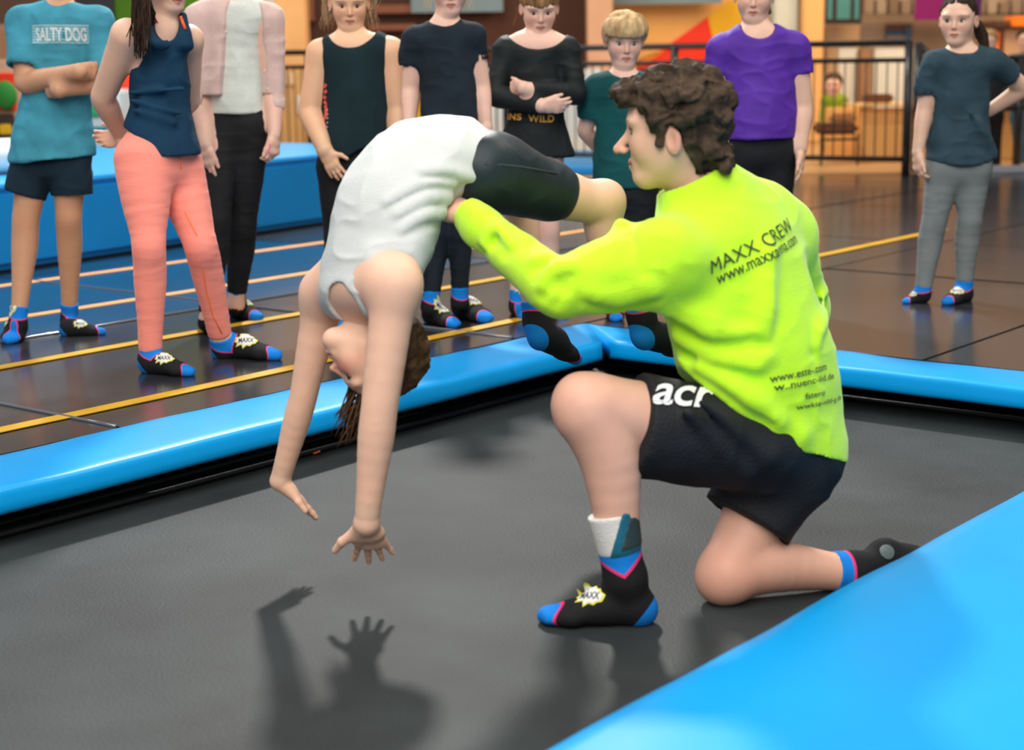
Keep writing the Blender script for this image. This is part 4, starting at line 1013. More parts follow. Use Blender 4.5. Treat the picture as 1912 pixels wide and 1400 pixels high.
    for f_ in FOLD:       # pressed creases gathering towards the supporting hand
        pp = [pick(b0, f_[i], f_[i + 1]) for i in (0, 2, 4)]; qq = [pick(b0, f_[i], f_[i + 1] - 12) for i in (0, 2, 4)]
        if all(p[0] is not None for p in pp): ln.append(S(Ch([p[0] + p[1] * .003 for p in pp], [.002, .007, .008]), .02))
        if all(p[0] is not None for p in qq): ln.append(U(Ch([p[0] - p[1] * .004 for p in qq], [.002, .007, .009]), .025))
    V, Q = carve(ln, .0046, plane_cut(c3(868, 308, 3.83), (.86, .48, -.10)))
    V = wrinkle(V, Q, [(.003, (10, 10, 10), 1, False), (.0035, (12, 12, 26), 2, True)])
    obj_np('tank_top', V, Q, WHT, g)
    # shorts
    hmR, hmL = lerp(hipR, knR, .58), lerp(hipL, knL, .60)
    sh = [U(P(lerp(G[3], G[4], .7), lerp(hipL, hipR, .5) + np.array([.02, 0, 0]), (.138, .085), (.145, .088), sd2), .04), U(leg_chain(hipR, knR, anR, .080, .049, .044, .030, (-.8, -.4, 0), .5, .31, .0055, True), .04), U(leg_chain(hipL, knL, anL, .080, .048, .045, .030, (-.7, -.4, .2), .3, .31, .0055, True), .04)]
    V, Q = carve(sh, .0048); V = wrinkle(V, Q, [(.0016, (20, 20, 20), 7, True)])
    so = obj_np('shorts', V, Q, DKS, g); bs = bvh_of(V, Q); pts = []
    for x, y in ((905, 306), (940, 308), (975, 312), (1010, 318), (1040, 324)):
        p_, n_ = pick(bs, x, y)
        if p_ is not None: pts.append(p_ + n_ * .0006)
    if len(pts) > 2: tube('side_seam', pts, .0022, cloth('seam_grey', (.035, .055, .06)), so, 5)
    make_sock(g, anL, heL, toL, .031, knL, .055, up=(.45, .45, .75), emb=False, flat=False, h=.0036); make_sock(g, anR, heR, toR, .031, knR, .055, up=(.1, .5, .8), emb=False, flat=False, h=.0036)
gymnast()
# ------------------------------------------------------------------ the watching children
class Kid:
    def __init__(s, Y, label, base, skin):
        s.Y = Y; s.sc = px_m(at_y(956, 350, Y)); s.o = person('person', at_z(*base), label, None); s.o['group'] = 'children watching in a row on the floor mats'; s.skin = skin
        s.hemf = 1.28; s.body = []; s.hands = []; s.hd = None; s.neck = None; s.blobs = []
    def j(s, x, y, d=0.): return at_y(x, y, s.Y + d)
    def r(s, p): return p / s.sc
    def torso(s, rings, ratio=.62, g=0., side=(1, 0, 0), k=.02, fa=False):
        n = len(rings); pts = [s.j(q[0], q[1]) for q in rings]; rs = []
        for i, q in enumerate(rings):       # clothes hang clear of the hips in front
            f = 1. if not (g >= .003 and n > 3) else {n - 1: s.hemf, n - 2: 1 + (s.hemf - 1) * .55}.get(i, 1.)
            rs.append((s.r(q[2]) + g, s.r(q[2]) * ratio * f + g))
        return Ch(pts, rs, side, k, fa)
    def scoop(s, x, y, rx, rz): return S(E(s.j(x, y), (s.r(rx), .30, s.r(rz))), .006)
    def head(s, x, y, Hh, F, Uv, d=0.): s.hd = Head(s.j(x, y, d), F, Uv, Hh); return s.hd
    def setneck(s, x, y, r, d=.0): s.n0 = s.j(x, y, d); s.neck = U(P(s.n0, s.hd.w(0, -.10, -.28), s.r(r), s.r(r) * .97), .025); s.body.append(s.neck)
    def arm(s, sh, el, wr, r=(21, 17.5, 12)): a = tuple(map(s.r, r)); s.body.append(U(arm_chain(sh, el, wr, *a), .035)); return (sh, el, wr, *a)
    def leg(s, hip, kn, an, r=(34, 23, 22, 13.5), back=(0, 1, 0), kb=.25): a = (hip, kn, an, *map(s.r, r), back, kb); s.body.append(U(leg_chain(*a), .03)); s.blobs.append((kn + np.array([0, -.03, 0]), .05, .35)); return a
    def foot(s, an, he, to, ra, kn, cuff=.065, emb=True, **k):
        ft, _ = foot(an, he, to, s.r(ra)); s.body += growi(ft, -.003); make_sock(s.o, an, he, to, s.r(ra), kn, cuff, emb=emb, h=.004, **k)
    def make(s, blush=.5, brows=True): return body_mesh(s.o, s.skin, s.body, .0069, s.hd, .0031, s.neck, s.hands, .003, blob_mask(*s.blobs), blush, brows)
    def cloth(s, name, items, m, h=.0055, cut=None, wr=None, parent=None):
        V, Q = carve(items, h * 1.1, cut)
        if wr: V = wrinkle(V, Q, wr)
        o = obj_np(name, V, Q, m, parent or s.o); return o, V, Q
WR = [(.0028, (9, 9, 11), 1, False), (.0035, (13, 13, 20), 2, True)]
WR_V = [(.003, (18, 18, 5), 3, True), (.002, (9, 9, 9), 4, False)]
WR_H = [(.0022, (8, 8, 34), 5, True)]
def hang_hand(L, wr, el, tx, curl=(.22, .35, .3), fwd=-.12, n=None):
    return hand(wr, nrm(np.array([tx * -.05, fwd, -1.])), (tx * .25, -1, 0), n if n is not None else (tx, -.2, 0), L, curl, .05, (.85, .42, .2), None, el)
SK_A = skin_mat('skin_light', (.76, .47, .34), (.17, .09, .045)); SK_B = skin_mat('skin_tan', (.58, .31, .18), (.05, .028, .015)); SK_C = skin_mat('skin_warm', (.78, .47, .29), (.16, .085, .04)); SK_D = skin_mat('skin_pink', (.78, .48, .37), (.25, .15, .08)); SK_E = skin_mat('skin_olive', (.72, .45, .32), (.035, .02, .012))
NAVY = cloth('navy_cloth', (.010, .018, .030), .2); BLACKL = cloth('black_leggings_cloth', (.010, .011, .013), .25, .75)

# 1 boy in the blue printed T-shirt, far left
def kid1():
    k = Kid(6.36, 'boy with crossed arms in a blue printed T-shirt and navy shorts at the far left', (75, 632), SK_B); J = k.j
    hd = k.head(112, -66, .205, (.10, -.97, -.2), (0, -.1, 1)); k.setneck(112, 14, 22)
    rg = [(110, 34, 52), (110, 70, 56), (108, 130, 56), (103, 205, 64), (98, 298, 78)]
    k.body.append(U(k.torso([(a, b, c - 8) for a, b, c in rg[:4]] + [(98, 285, 60)]), .04)); shL, shR = J(42, 42), J(182, 42); k.body.append(U(P(shL, shR, k.r(22)), .05))
    A = k.arm(shL, J(48, 155, -.06), J(150, 132, -.19), (24, 20, 14)); B = k.arm(shR, J(192, 152, -.05), J(108, 168, -.16), (24, 20, 14))
    k.hands.append(hand(J(148, 133, -.19), (.62, .78, -.05), (.1, -.1, 1), (-.6, .7, .0), .135, (.45, .5, .4), .03, (.9, .2, .2), k.r(13.5), A[1]))
    k.hands.append(hand(J(110, 168, -.16), (-.75, .65, .0), (.1, -.2, 1), (.2, 1, .1), .145, (.3, .4, .3), .05, (.7, .5, .2), k.r(13.5), B[1]))
    L = k.leg(J(66, 290), J(48, 410, -.02), J(34, 604, -.08), (34, 25, 24, 15)); R = k.leg(J(130, 288), J(128, 408), J(130, 598, .10), (34, 24, 23, 15))
    k.foot(J(34, 605, -.08), at_z(38, 624), at_z(19, 643), 14.5, L[1], .068, emb_n=(.0, -.7, .9)); k.foot(J(130, 599, .10), at_z(113, 626), at_z(198, 624), 15, R[1], .075, emb_n=(.1, -.9, .5))
    k.make(); rng = np.random.RandomState(1)
    hair_obj('hair', hd, [U(hd.e(0, -.075, .16, (.39, .455, .385)), .02)], lambda f, l: np.interp(f, [-.6, -.2, -.05, .12, .22, .6], [-.35, -.3, .05, .08, .3, .3]), hair_mat('dark_hair', (.012, .008, .005), (.05, .03, .02)), k.o, .005)
    hd.eyes(k.o, IRIS_D, LASH)
    TEE = cloth('faded_blue_cotton', (.048, .265, .36), .16, .9, .25, 200, 14)
    it = [U(k.torso(rg, .60, .004), .04), U(P(shL, shR, k.r(25)), .05), *sleeve(shL, J(44, 90, -.03), J(42, 122, -.05), [k.r(29), k.r(30), k.r(29)], k.r(22))[0], *sleeve(shR, J(186, 95, -.02), J(188, 138, -.04), [k.r(29), k.r(27), k.r(26)], k.r(21))[0], k.scoop(112, -8, 25, 17)] + sleeve(shL, J(44, 90, -.03), J(42, 122, -.05), [k.r(29), k.r(30), k.r(29)], k.r(22))[1] + sleeve(shR, J(186, 95, -.02), J(188, 138, -.04), [k.r(29), k.r(27), k.r(26)], k.r(21))[1]
    o, V, Q = k.cloth('t_shirt', it, TEE, .0055, plane_cut(J(98, 296), (.07, 0, -1)), WR + [(.004, (7, 7, 12), 8, True)])
    bv = bvh_of(V, Q); a, na = pick(bv, 62, 64); b, nb = pick(bv, 181, 66)
    W1 = mat('shirt_print_pale', (.30, .50, .55), .85); W2 = mat('shirt_print_white', (.62, .72, .72), .85)
    a2, _ = pick(bv, 68, 76); b2, _ = pick(bv, 163, 76); n = np.array([0, -1, .1])
    if a2 is not None and b2 is not None:
        p, _ = pick(bv, 60, 82); q, _ = pick(bv, 168, 82)
        if p is not None and q is not None: lay('print_band', poly_mesh([(0, 0), (1, 0), (1, .3), (0, .3)]), bv, p, q, n, mat('shirt_print_band', (.13, .36, .43), .85), o, height=.070, off=.0012, refine=.02)
        for i in range(7):
            yy = 48 + i * 5.2
            p, _ = pick(bv, 61, yy); q, _ = pick(bv, 166, yy)
            if p is None or q is None: continue
            bm = poly_mesh([(0, -.008), (1, -.008), (1, .008), (0, .008)]); lay('print_stripe', bm, bv, p, q, n, W1, o, height=.0042 if 0 < i < 6 else .005, off=.0018, refine=.02)
        lay('print', text_mesh('SALTY DOG', .03), bv, a2, b2, n, W2, o, height=.050, off=.0032, refine=.012)
    so = [U(P(J(97, 262), J(98, 305), (k.r(60), k.r(38)), (k.r(64), k.r(40))), .03), U(P(J(66, 290), J(47, 363, -.01), k.r(40), k.r(38), fb=True), .02), U(P(J(130, 288), J(135, 363), k.r(40), k.r(38), fb=True), .02)]
    k.cloth('shorts', so, cloth('navy_shorts_cloth', (.006, .020, .034), .2), .0055, None, WR)
kid1()

# 2 girl in coral leggings
def kid2():
    k = Kid(5.72, 'girl in navy tank top and coral leggings with hands behind her back', (330, 690), SK_A); J = k.j
    k.hemf = 1.45; hd = k.head(314, -40, .205, (.58, -.78, -.22), (.08, -.12, .99)); k.setneck(308, 46, 25)
    shL, shR = J(238, 66, -.10), J(352, 74, .12); sd = nrm(shR - shL)
    rg = [(304, 66, 44), (301, 112, 50), (298, 150, 60), (300, 200, 57), (298, 245, 66), (300, 292, 70)]
    k.body.append(U(k.torso([(a, b, c - 4) for a, b, c in rg], .62, 0, sd), .04)); k.body.append(U(P(shL, shR, k.r(22)), .05))
    A = k.arm(shL, J(192, 182, .02), J(226, 250, .16), (30, 23, 16)); B = k.arm(shR, J(352, 190, .26), J(246, 262, .24), (27, 22, 16))
    k.hands.append(hand(J(240, 258, .20), (-.9, -.25, -.02), (0, .2, 1), (.1, -1, 0), .148, (.25, .4, .4), .04, (.8, .5, .2), k.r(15), B[1]))
    k.hands.append(hand(J(226, 250, .16), (.5, .2, -.8), (-.5, -.6, -.3), (.2, 1, 0), .148, (.3, .4, .3), .05, (.8, .5, .2), k.r(15), A[1]))
    LR = (52, 28, 27, 19); L = k.leg(J(268, 300, -.06), J(278, 462, -.16), J(281, 672, -.12), LR); R = k.leg(J(328, 305, .08), J(375, 460, -.02), J(417, 654, .14), (48, 29, 27, 20))
    k.foot(J(281, 672, -.12), at_z(266, 694), at_z(364, 702), 19, L[1], .055, emb_n=(-.05, -.9, .55)); k.foot(J(417, 654, .14), at_z(404, 665), at_z(528, 672), 20, R[1], .058, emb_n=(.1, -.9, .45))
    k.make(.4)
    DK = hair_mat('dark_brown_hair', (.014, .008, .005), (.06, .034, .02))
    hair_obj('hair', hd, [U(hd.e(0, -.075, .15, (.39, .46, .385)), .02), U(hd.e(-.30, -.25, -.1, (.12, .2, .4)), .05)], lambda f, l: np.interp(f, [-.6, -.2, -.02, .1, .22, .36, .6], [-.5, -.5, -.45, -.1, .12, .34, .4]), DK, k.o, .005)
    hd.eyes(k.o, IRIS_D, LASH); cv = []; rng = np.random.RandomState(5)
    for i in range(64):
        x0 = rng.uniform(244, 284); y1 = rng.uniform(55, 112); x1 = 258 + rng.normal(0, 8) + (x0 - 262) * .25; ys = np.linspace(-60, y1, 7)
        cv.append([J(x0 + (x1 - x0) * t + rng.normal(0, 1.2), y, -.16 + .02 * math.sin(t * 3 + i) - .03 * t) for t, y in zip(np.linspace(0, 1, 7), ys)])
    for i in range(14):
        cv.append([J(270 + t * rng.uniform(4, 26), -30 + t * rng.uniform(55, 80), -.15 + .01 * i * .3) for t in np.linspace(0, 1, 6)])
    strands('long_hair', cv, .0062, DK, k.o)
    TK = cloth('navy_jersey', (.004, .036, .078), .14, .8)
    it = [U(k.torso(rg, .66, .007, sd), .04), U(P(shL, shR, k.r(22) + .005), .05), U(P(J(288, 30, -.09), J(298, 82, -.13), (k.r(13), k.r(8)), (k.r(24), k.r(12)), sd), .02), U(P(J(341, 30, .01), J(346, 84, -.01), (k.r(10), k.r(9)), (k.r(18), k.r(12)), sd), .02), k.scoop(316, 46, 19, 30)]
    it += [S(Ch([shL + UPV * .05, shL + sd * .015, J(240, 108, -.10)], [k.r(33), k.r(33), k.r(24)]), .008), S(Ch([shR + UPV * .04, J(366, 92, .10)], [k.r(20), k.r(14)]), .008)]
    for q in ((244, 172, 340, 166), (246, 205, 325, 228), (246, 188, 335, 210)):
        it.append(U(P(J(q[0], q[1], -.125), J(q[2], q[3], -.09), .004, .008), .03))
    hem = maxcut(plane_cut(J(300, 288), (0, 0, -1)), plane_cut(J(246, 250, -.1), (-.62, -.1, -.78)))
    o, V, Q = k.cloth('tank_top', it, TK, .005, hem, WR)
    ORS = mat('orange_strap', (.95, .13, .02), .6); bv = bvh_of(V, Q)
    for pts in (((287, 32), (291, 42), (296, 56)), ((337, 31), (341, 42), (346, 55))):
        q = [pick(bv, *p) for p in pts]; q = [p + n * .001 for p, n in q if p is not None]
        if len(q) > 1: tube('strap', q, .0055, ORS, o, 6)
    CO = mat('coral_leggings_cloth', (.96, .285, .215), .78, .2, .16, 1.0, .05, 1.0, stretch=(20, 20, 420), sheen=.15)
    it = [U(k.torso([(298, 244, 60), (300, 270, 66), (302, 312, 74)], .70, .002, sd, fa=True), .03), U(leg_chain(*L, end=.93, g=.0045, fb=True), .03), U(leg_chain(*R, end=.91, g=.0045, fb=True), .03)]
    o, V, Q = k.cloth('leggings', it, CO, .005, None, [(.0012, (7, 7, 36), 3, True)])
    bv = bvh_of(V, Q); SEAM = mat('orange_seam', (.95, .22, .05), .7)
    for pts in (((334, 292), (336, 304), (337, 316)), ((345, 395), (368, 440), (378, 500), (386, 545), (398, 590), (414, 622))):
        q = [pick(bv, *p) for p in pts]; q = [p + n * .0012 for p, n in q if p is not None]
        if len(q) > 2: tube('seam', q, .0022, SEAM, o, 5)
kid2()

# 3 girl in the pink cardigan
def kid3():
    k = Kid(6.62, 'girl in pink cardigan over a white top and black leggings', (435, 605), SK_D); J = k.j
    hd = k.head(436, -66, .205, (.1, -.97, -.15), (0, -.1, 1)); k.setneck(436, 6, 22)
    shL, shR = J(374, 36), J(500, 36); rg = [(436, 24, 46), (437, 100, 47), (438, 160, 49), (440, 212, 55)]
    k.body.append(U(k.torso([(a, b, c - 5) for a, b, c in rg], .62), .04)); k.body.append(U(P(shL, shR, k.r(21)), .05))
    A = k.arm(shL, J(374, 175, -.03), J(386, 272, -.12), (22, 19, 12.5)); B = k.arm(shR, J(512, 175, .0), J(512, 252, -.06), (22, 18, 12))
    k.hands.append(hand(A[2], (.05, -.1, -1), (.75, -.65, 0), (.5, .85, 0), .148, (.10, .2, .2), .03, (.9, .3, .3), None, A[1]))
    k.hands.append(hand(B[2], (-.02, -.15, -1), (-.5, -.85, 0), (-.9, .4, .0), .148, (.55, .75, .55), .04, (.9, .35, .4), None, B[1]))
    L = k.leg(J(410, 235), J(404, 415, -.14), J(388, 600, -.26), (37, 25, 24, 16)); R = k.leg(J(466, 235), J(452, 425), J(440, 570, .04), (37, 25, 24, 16))
    k.foot(J(388, 602, -.26), at_z(380, 614), at_z(408, 624), 15, L[1], .06, emb=False); k.foot(J(440, 571, .04), at_z(433, 588), at_z(486, 600), 14, R[1], .065)
    k.make(); HB = hair_mat('light_brown_hair', (.08, .045, .022), (.25, .15, .08))
    hair_obj('hair', hd, [U(hd.e(0, -.075, .15, (.39, .46, .385)), .02), U(hd.e(0, -.36, -.1, (.3, .15, .35)), .06)], lambda f, l: np.interp(f, [-.6, -.1, .05, .2, .34, .6], [-.5, -.35, -.1, .12, .33, .4]), HB, k.o, .005); hd.eyes(k.o, IRIS_B, LASH_L)
    WT = cloth('white_cotton', (.62, .66, .60), .08, .9, .3, 160, 20)
    k.cloth('top', [U(k.torso(rg, .62, .004), .04), U(P(shL, shR, k.r(21) + .004), .05), U(P(J(395, 20), J(478, 20), k.r(20)), .04), k.scoop(437, -16, 34, 15)], WT, .0055, plane_cut(J(440, 211), (0, 0, -1)), WR)
    PK = cloth('pale_pink_knit', (.66, .47, .42), .08, .9, .35, 240, 14, sheen=.2)
    cg = [U(k.torso([(436, 26, 54), (437, 100, 58), (438, 140, 59), (440, 176, 62)], .68, .008), .04), U(P(shL, shR, k.r(26)), .05),
          U(Ch([shL, J(372, 100, -.02), J(374, 172, -.04), J(377, 194, -.05)], [k.r(28), k.r(25), k.r(22), k.r(22)], None, .01, fb=True), .03), U(Ch([shR, J(508, 100), J(513, 170, 0), J(514, 204, -.02)], [k.r(28), k.r(24), k.r(20), k.r(18)], None, .01, fb=True), .03)]
    cg += [S(Ch([J(447, -30, -.2), J(448, 60, -.2), J(452, 130, -.2), J(453, 230, -.2)], [(k.r(34), .20), (k.r(48), .20), (k.r(54), .20), (k.r(55), .20)], (1, 0, 0)), .006), k.scoop(437, -14, 30, 14)]
    zc = J(440, 176)[2]; x0, x1 = J(384, 170)[0], J(500, 170)[0]
    cut = lambda X, Y, Z: np.minimum(zc - Z + 0 * X + 0 * Y, np.minimum(X - x0, x1 + .02 - X) + 0 * Z)
    o, V, Q = k.cloth('cardigan', cg, PK, .005, cut, WR + [(.003, (16, 16, 5), 9, True)])
    for i, (x, y) in enumerate(((494, 132), (499, 166), (422, 60))):
        bm = bmesh.new(); p, n = pick(bvh_of(V, Q), x, y)
        if p is not None: bm_sphere(bm, p, .005); obj_bm('button', bm, mat('pearl_button', (.7, .6, .5), .3), o, True)
    it = [U(k.torso([(440, 202, 52), (439, 225, 56), (438, 250, 60)], .66, .003, fa=True), .03), U(leg_chain(*L, end=.93, g=.004, fb=True), .03), U(leg_chain(*R, end=.925, g=.004, fb=True), .03)]
    k.cloth('leggings', it, BLACKL, .0055, None, WR_H)
    tube('bracelet', [J(503 + 2 * math.sin(i), 268 + i * 3, -.12) for i in range(7)], .0022, mat('pink_band', (.85, .05, .45), .5), k.o, 5)
kid3()

# 4 girl in the dark tank top
def kid4():
    k = Kid(6.7, 'blonde girl in a dark sleeveless top behind the bending child', (660, 604), SK_C); J = k.j
    hd = k.head(652, 3, .207, (.10, -.96, -.26), (.03, -.24, .97)); k.setneck(658, 78, 24)
    shL, shR = J(598, 100), J(730, 96); rg = [(664, 92, 50), (664, 125, 57), (663, 180, 58), (662, 240, 60), (663, 288, 62)]
    k.body.append(U(k.torso([(a, b, c - 4) for a, b, c in rg], .66), .04)); k.body.append(U(P(shL, shR, k.r(21)), .05)); k.body.append(U(P(J(628, 88), J(700, 86), k.r(18)), .05))
    A = k.arm(shL, J(578, 208, .0), J(606, 280, -.12), (25, 21, 15)); B = k.arm(shR, J(744, 205, .0), J(742, 285, -.08), (25, 21, 15))
    k.hands.append(hand(A[2], (.42, -.12, -.9), (.85, -.3, .4), (.1, 1, 0), .150, (.12, .2, .15), .13, (.55, .75, .1), k.r(14.5), A[1])); k.hands.append(hand(B[2], (-.4, -.1, -.9), (-.85, -.3, .4), (-.1, 1, 0), .150, (.15, .2, .15), .08, (.55, .75, .1), k.r(14.5), B[1]))
    L = k.leg(J(632, 310), J(632, 440), J(634, 572), (38, 26, 25, 15)); R = k.leg(J(692, 310), J(692, 440), J(692, 572), (38, 26, 25, 15))
    k.foot(J(634, 574), at_z(630, 600), at_z(632, 617), 15, L[1]); k.foot(J(692, 574), at_z(692, 600), at_z(698, 617), 15, R[1])
    k.make(.6); hd.eyes(k.o, IRIS_D, LASH_L, (.0, -.012), .25)
    BL = hair_mat('ash_blonde_hair', (.20, .125, .065), (.48, .34, .20))
    hair_obj('hair', hd, [U(hd.e(0, -.08, .15, (.385, .455, .385)), .02)], lambda f, l: np.interp(f, [-.6, -.15, -.02, .10, .22, .34, .6], [-.45, -.32, .02, .05, .20, .36, .45]), BL, k.o, .004)
    cv = []; rng = np.random.RandomState(8)
    for sgn, x0, n in ((-1, 609, 26), (1, 692, 18)):
        cv = []
        for i in range(n):
            x = x0 + rng.uniform(-7, 14) * -sgn; cv.append([J(x + sgn * 5 * math.sin(t * 2.4 + i) + rng.normal(0, .8) + (3 * sgn if t > .7 else 0), -18 + t * rng.uniform(55, 78), .03) for t in np.linspace(0, 1, 7)])
        if sgn < 0: strands('loose_hair', cv, .0022, BL, k.o)
    cv.append([J(688 + 16 * math.cos(a), 0 + 17 * math.sin(a), .02) for a in np.linspace(-1.4, 1.7, 9)]); cv.append([J(690 + 22 * math.cos(a), -6 + 24 * math.sin(a), .02) for a in np.linspace(-1.2, 1.8, 9)])
    strands('loose_hair', cv, .0022, BL, k.o)
    e = hd.w(-.365, -.02, -.165); bm = bmesh.new(); bm_sphere(bm, e + np.array([0, -.012, 0]), .0035); obj_bm('ear_stud', bm, mat('silver', (.8, .8, .8), .15, .8, metal=.9), k.o, True)
    TK = cloth('dark_teal_jersey', (.006, .022, .028), .2, .85)
    it = [U(k.torso(rg, .68, .008), .04), U(P(shL, shR, k.r(21) + .006), .05), U(P(J(628, 88), J(700, 86), k.r(18) + .006), .05), k.scoop(657, 50, 46, 38)]
    it += [S(E(J(577, 106), (k.r(27), .3, k.r(62))), .006), S(E(J(749, 104), (k.r(27), .3, k.r(62))), .006)]
    hemf = lambda X, Y, Z: (J(663, 284)[2] - Z) - .025 * np.sin((X - J(603, 284)[0]) * 24) + 0 * Y
    o, V, Q = k.cloth('tank_top', it, TK, .005, hemf, WR_V)
    bv = bvh_of(V, Q); PR = mat('coral_side_print', (.78, .10, .08), .8); PW = mat('pale_piping', (.6, .55, .48), .8); rng = np.random.RandomState(3)
    for i in range(9):
        y = 160 + i * 10.5; p, n = pick(bv, 607.5 + rng.uniform(-2, 2), y)
        if p is not None:
            pts = [(math.cos(a) * (1 + .5 * math.sin(2 * a + i)), 1.5 * math.sin(a) * (1 + .3 * math.cos(3 * a + i))) for a in np.linspace(0, 2 * math.pi, 13)[:-1]]
            lay('side_print', poly_mesh(pts), bv, p - RT * .008, p + RT * .008, n, PR, o, off=.002, refine=.01, center=True)
    for xs in (611, 727):
        for i in range(9):
            p, n = pick(bv, xs + .6 * math.sin(i), 205 + i * 8)
            if p is not None: bm = bmesh.new(); bm_sphere(bm, p, .0032, None, 8, 6); obj_bm('piping_dot', bm, PW, o, True)
    it = [U(k.torso([(662, 270, 58), (662, 310, 66)], .68, .004, fa=True), .03), U(leg_chain(*L, end=.985, g=.004, fb=True), .03), U(leg_chain(*R, end=.985, g=.004, fb=True), .03)]
    k.cloth('leggings', it, BLACKL, .006)
kid4()

# 5 child in the navy T-shirt
def kid5():
    k = Kid(6.50, 'fair child in a plain navy T-shirt and dark leggings behind the white top', (850, 612), SK_D); J = k.j
    hd = k.head(840, -26, .205, (.05, -.97, -.2), (0, -.2, 1)); k.setneck(831, 40, 22)
    shL, shR = J(774, 74), J(884, 66); rg = [(830, 62, 44), (833, 110, 49), (837, 165, 50), (840, 225, 51), (842, 276, 54)]
    k.body.append(U(k.torso([(a, b, c - 6) for a, b, c in rg], .64), .04)); k.body.append(U(P(shL, shR, k.r(18)), .05))
    A = k.arm(shL, J(766, 165, .02), J(764, 245, -.04), (20, 17, 12)); B = k.arm(shR, J(900, 160, .02), J(908, 238, -.02), (19, 16, 11.5))
    k.hands.append(hang_hand(.15, A[2], A[1], 1)); k.hands.append(hang_hand(.15, B[2], B[1], -1))
    L = k.leg(J(816, 285), J(816, 430), J(803, 572), (30, 21, 20, 15)); R = k.leg(J(862, 285), J(860, 430), J(858, 562, .05), (30, 20, 19, 14.5))
    k.foot(J(803, 573), at_z(795, 600), at_z(855, 613), 15, L[1], .068); k.foot(J(858, 563, .05), at_z(851, 588), at_z(915, 604), 14.5, R[1], .066)
    k.make(.55); hd.eyes(k.o, IRIS_B, LASH_L)
    BL = hair_mat('pale_blonde_hair', (.36, .23, .11), (.62, .45, .26))
    hair_obj('hair', hd, [U(hd.e(0, -.08, .15, (.385, .455, .385)), .02)], lambda f, l: np.interp(f, [-.6, -.15, -.02, .12, .24, .36, .6], [-.45, -.3, -.1, .02, .20, .36, .45]), BL, k.o, .005)
    rng = np.random.RandomState(4); cv = []
    for sgn, x0 in ((-1, 800), (1, 872)):
        cv = []
        for i in range(9): cv.append([J(x0 + sgn * (2 + 7 * math.sin(t * 3 + i * .7)) + rng.normal(0, .6), -25 + t * rng.uniform(38, 52), -.02) for t in np.linspace(0, 1, 7)])
        strands('loose_hair', cv, .0016, BL, k.o)
    it = [U(k.torso(rg, .64, .004), .04), U(P(shL, shR, k.r(20)), .05), *sleeve(shL, J(768, 100, .01), J(768, 121, .015), [k.r(23), k.r(23), k.r(23)], k.r(18))[0], *sleeve(shR, J(890, 92, .01), J(894, 114, .01), [k.r(21), k.r(20), k.r(20)], k.r(16.5))[0], k.scoop(828, 30, 29, 18)] + sleeve(shL, J(768, 100, .01), J(768, 121, .015), [k.r(23), k.r(23), k.r(23)], k.r(18))[1] + sleeve(shR, J(890, 92, .01), J(894, 114, .01), [k.r(21), k.r(20), k.r(20)], k.r(16.5))[1]
    k.cloth('t_shirt', it, cloth('navy_tee_cotton', (.010, .018, .027), .2), .0055, plane_cut(J(842, 276), (0, 0, -1)), WR)
    it = [U(k.torso([(842, 262, 50), (842, 290, 56)], .68, .004, fa=True), .03), U(leg_chain(*L, end=.91, g=.004, fb=True), .03), U(leg_chain(*R, end=.91, g=.004, fb=True), .03)]
    k.cloth('leggings', it, cloth('ink_leggings_cloth', (.008, .014, .020), .2, .75), .0055, None, WR_H)
kid5()

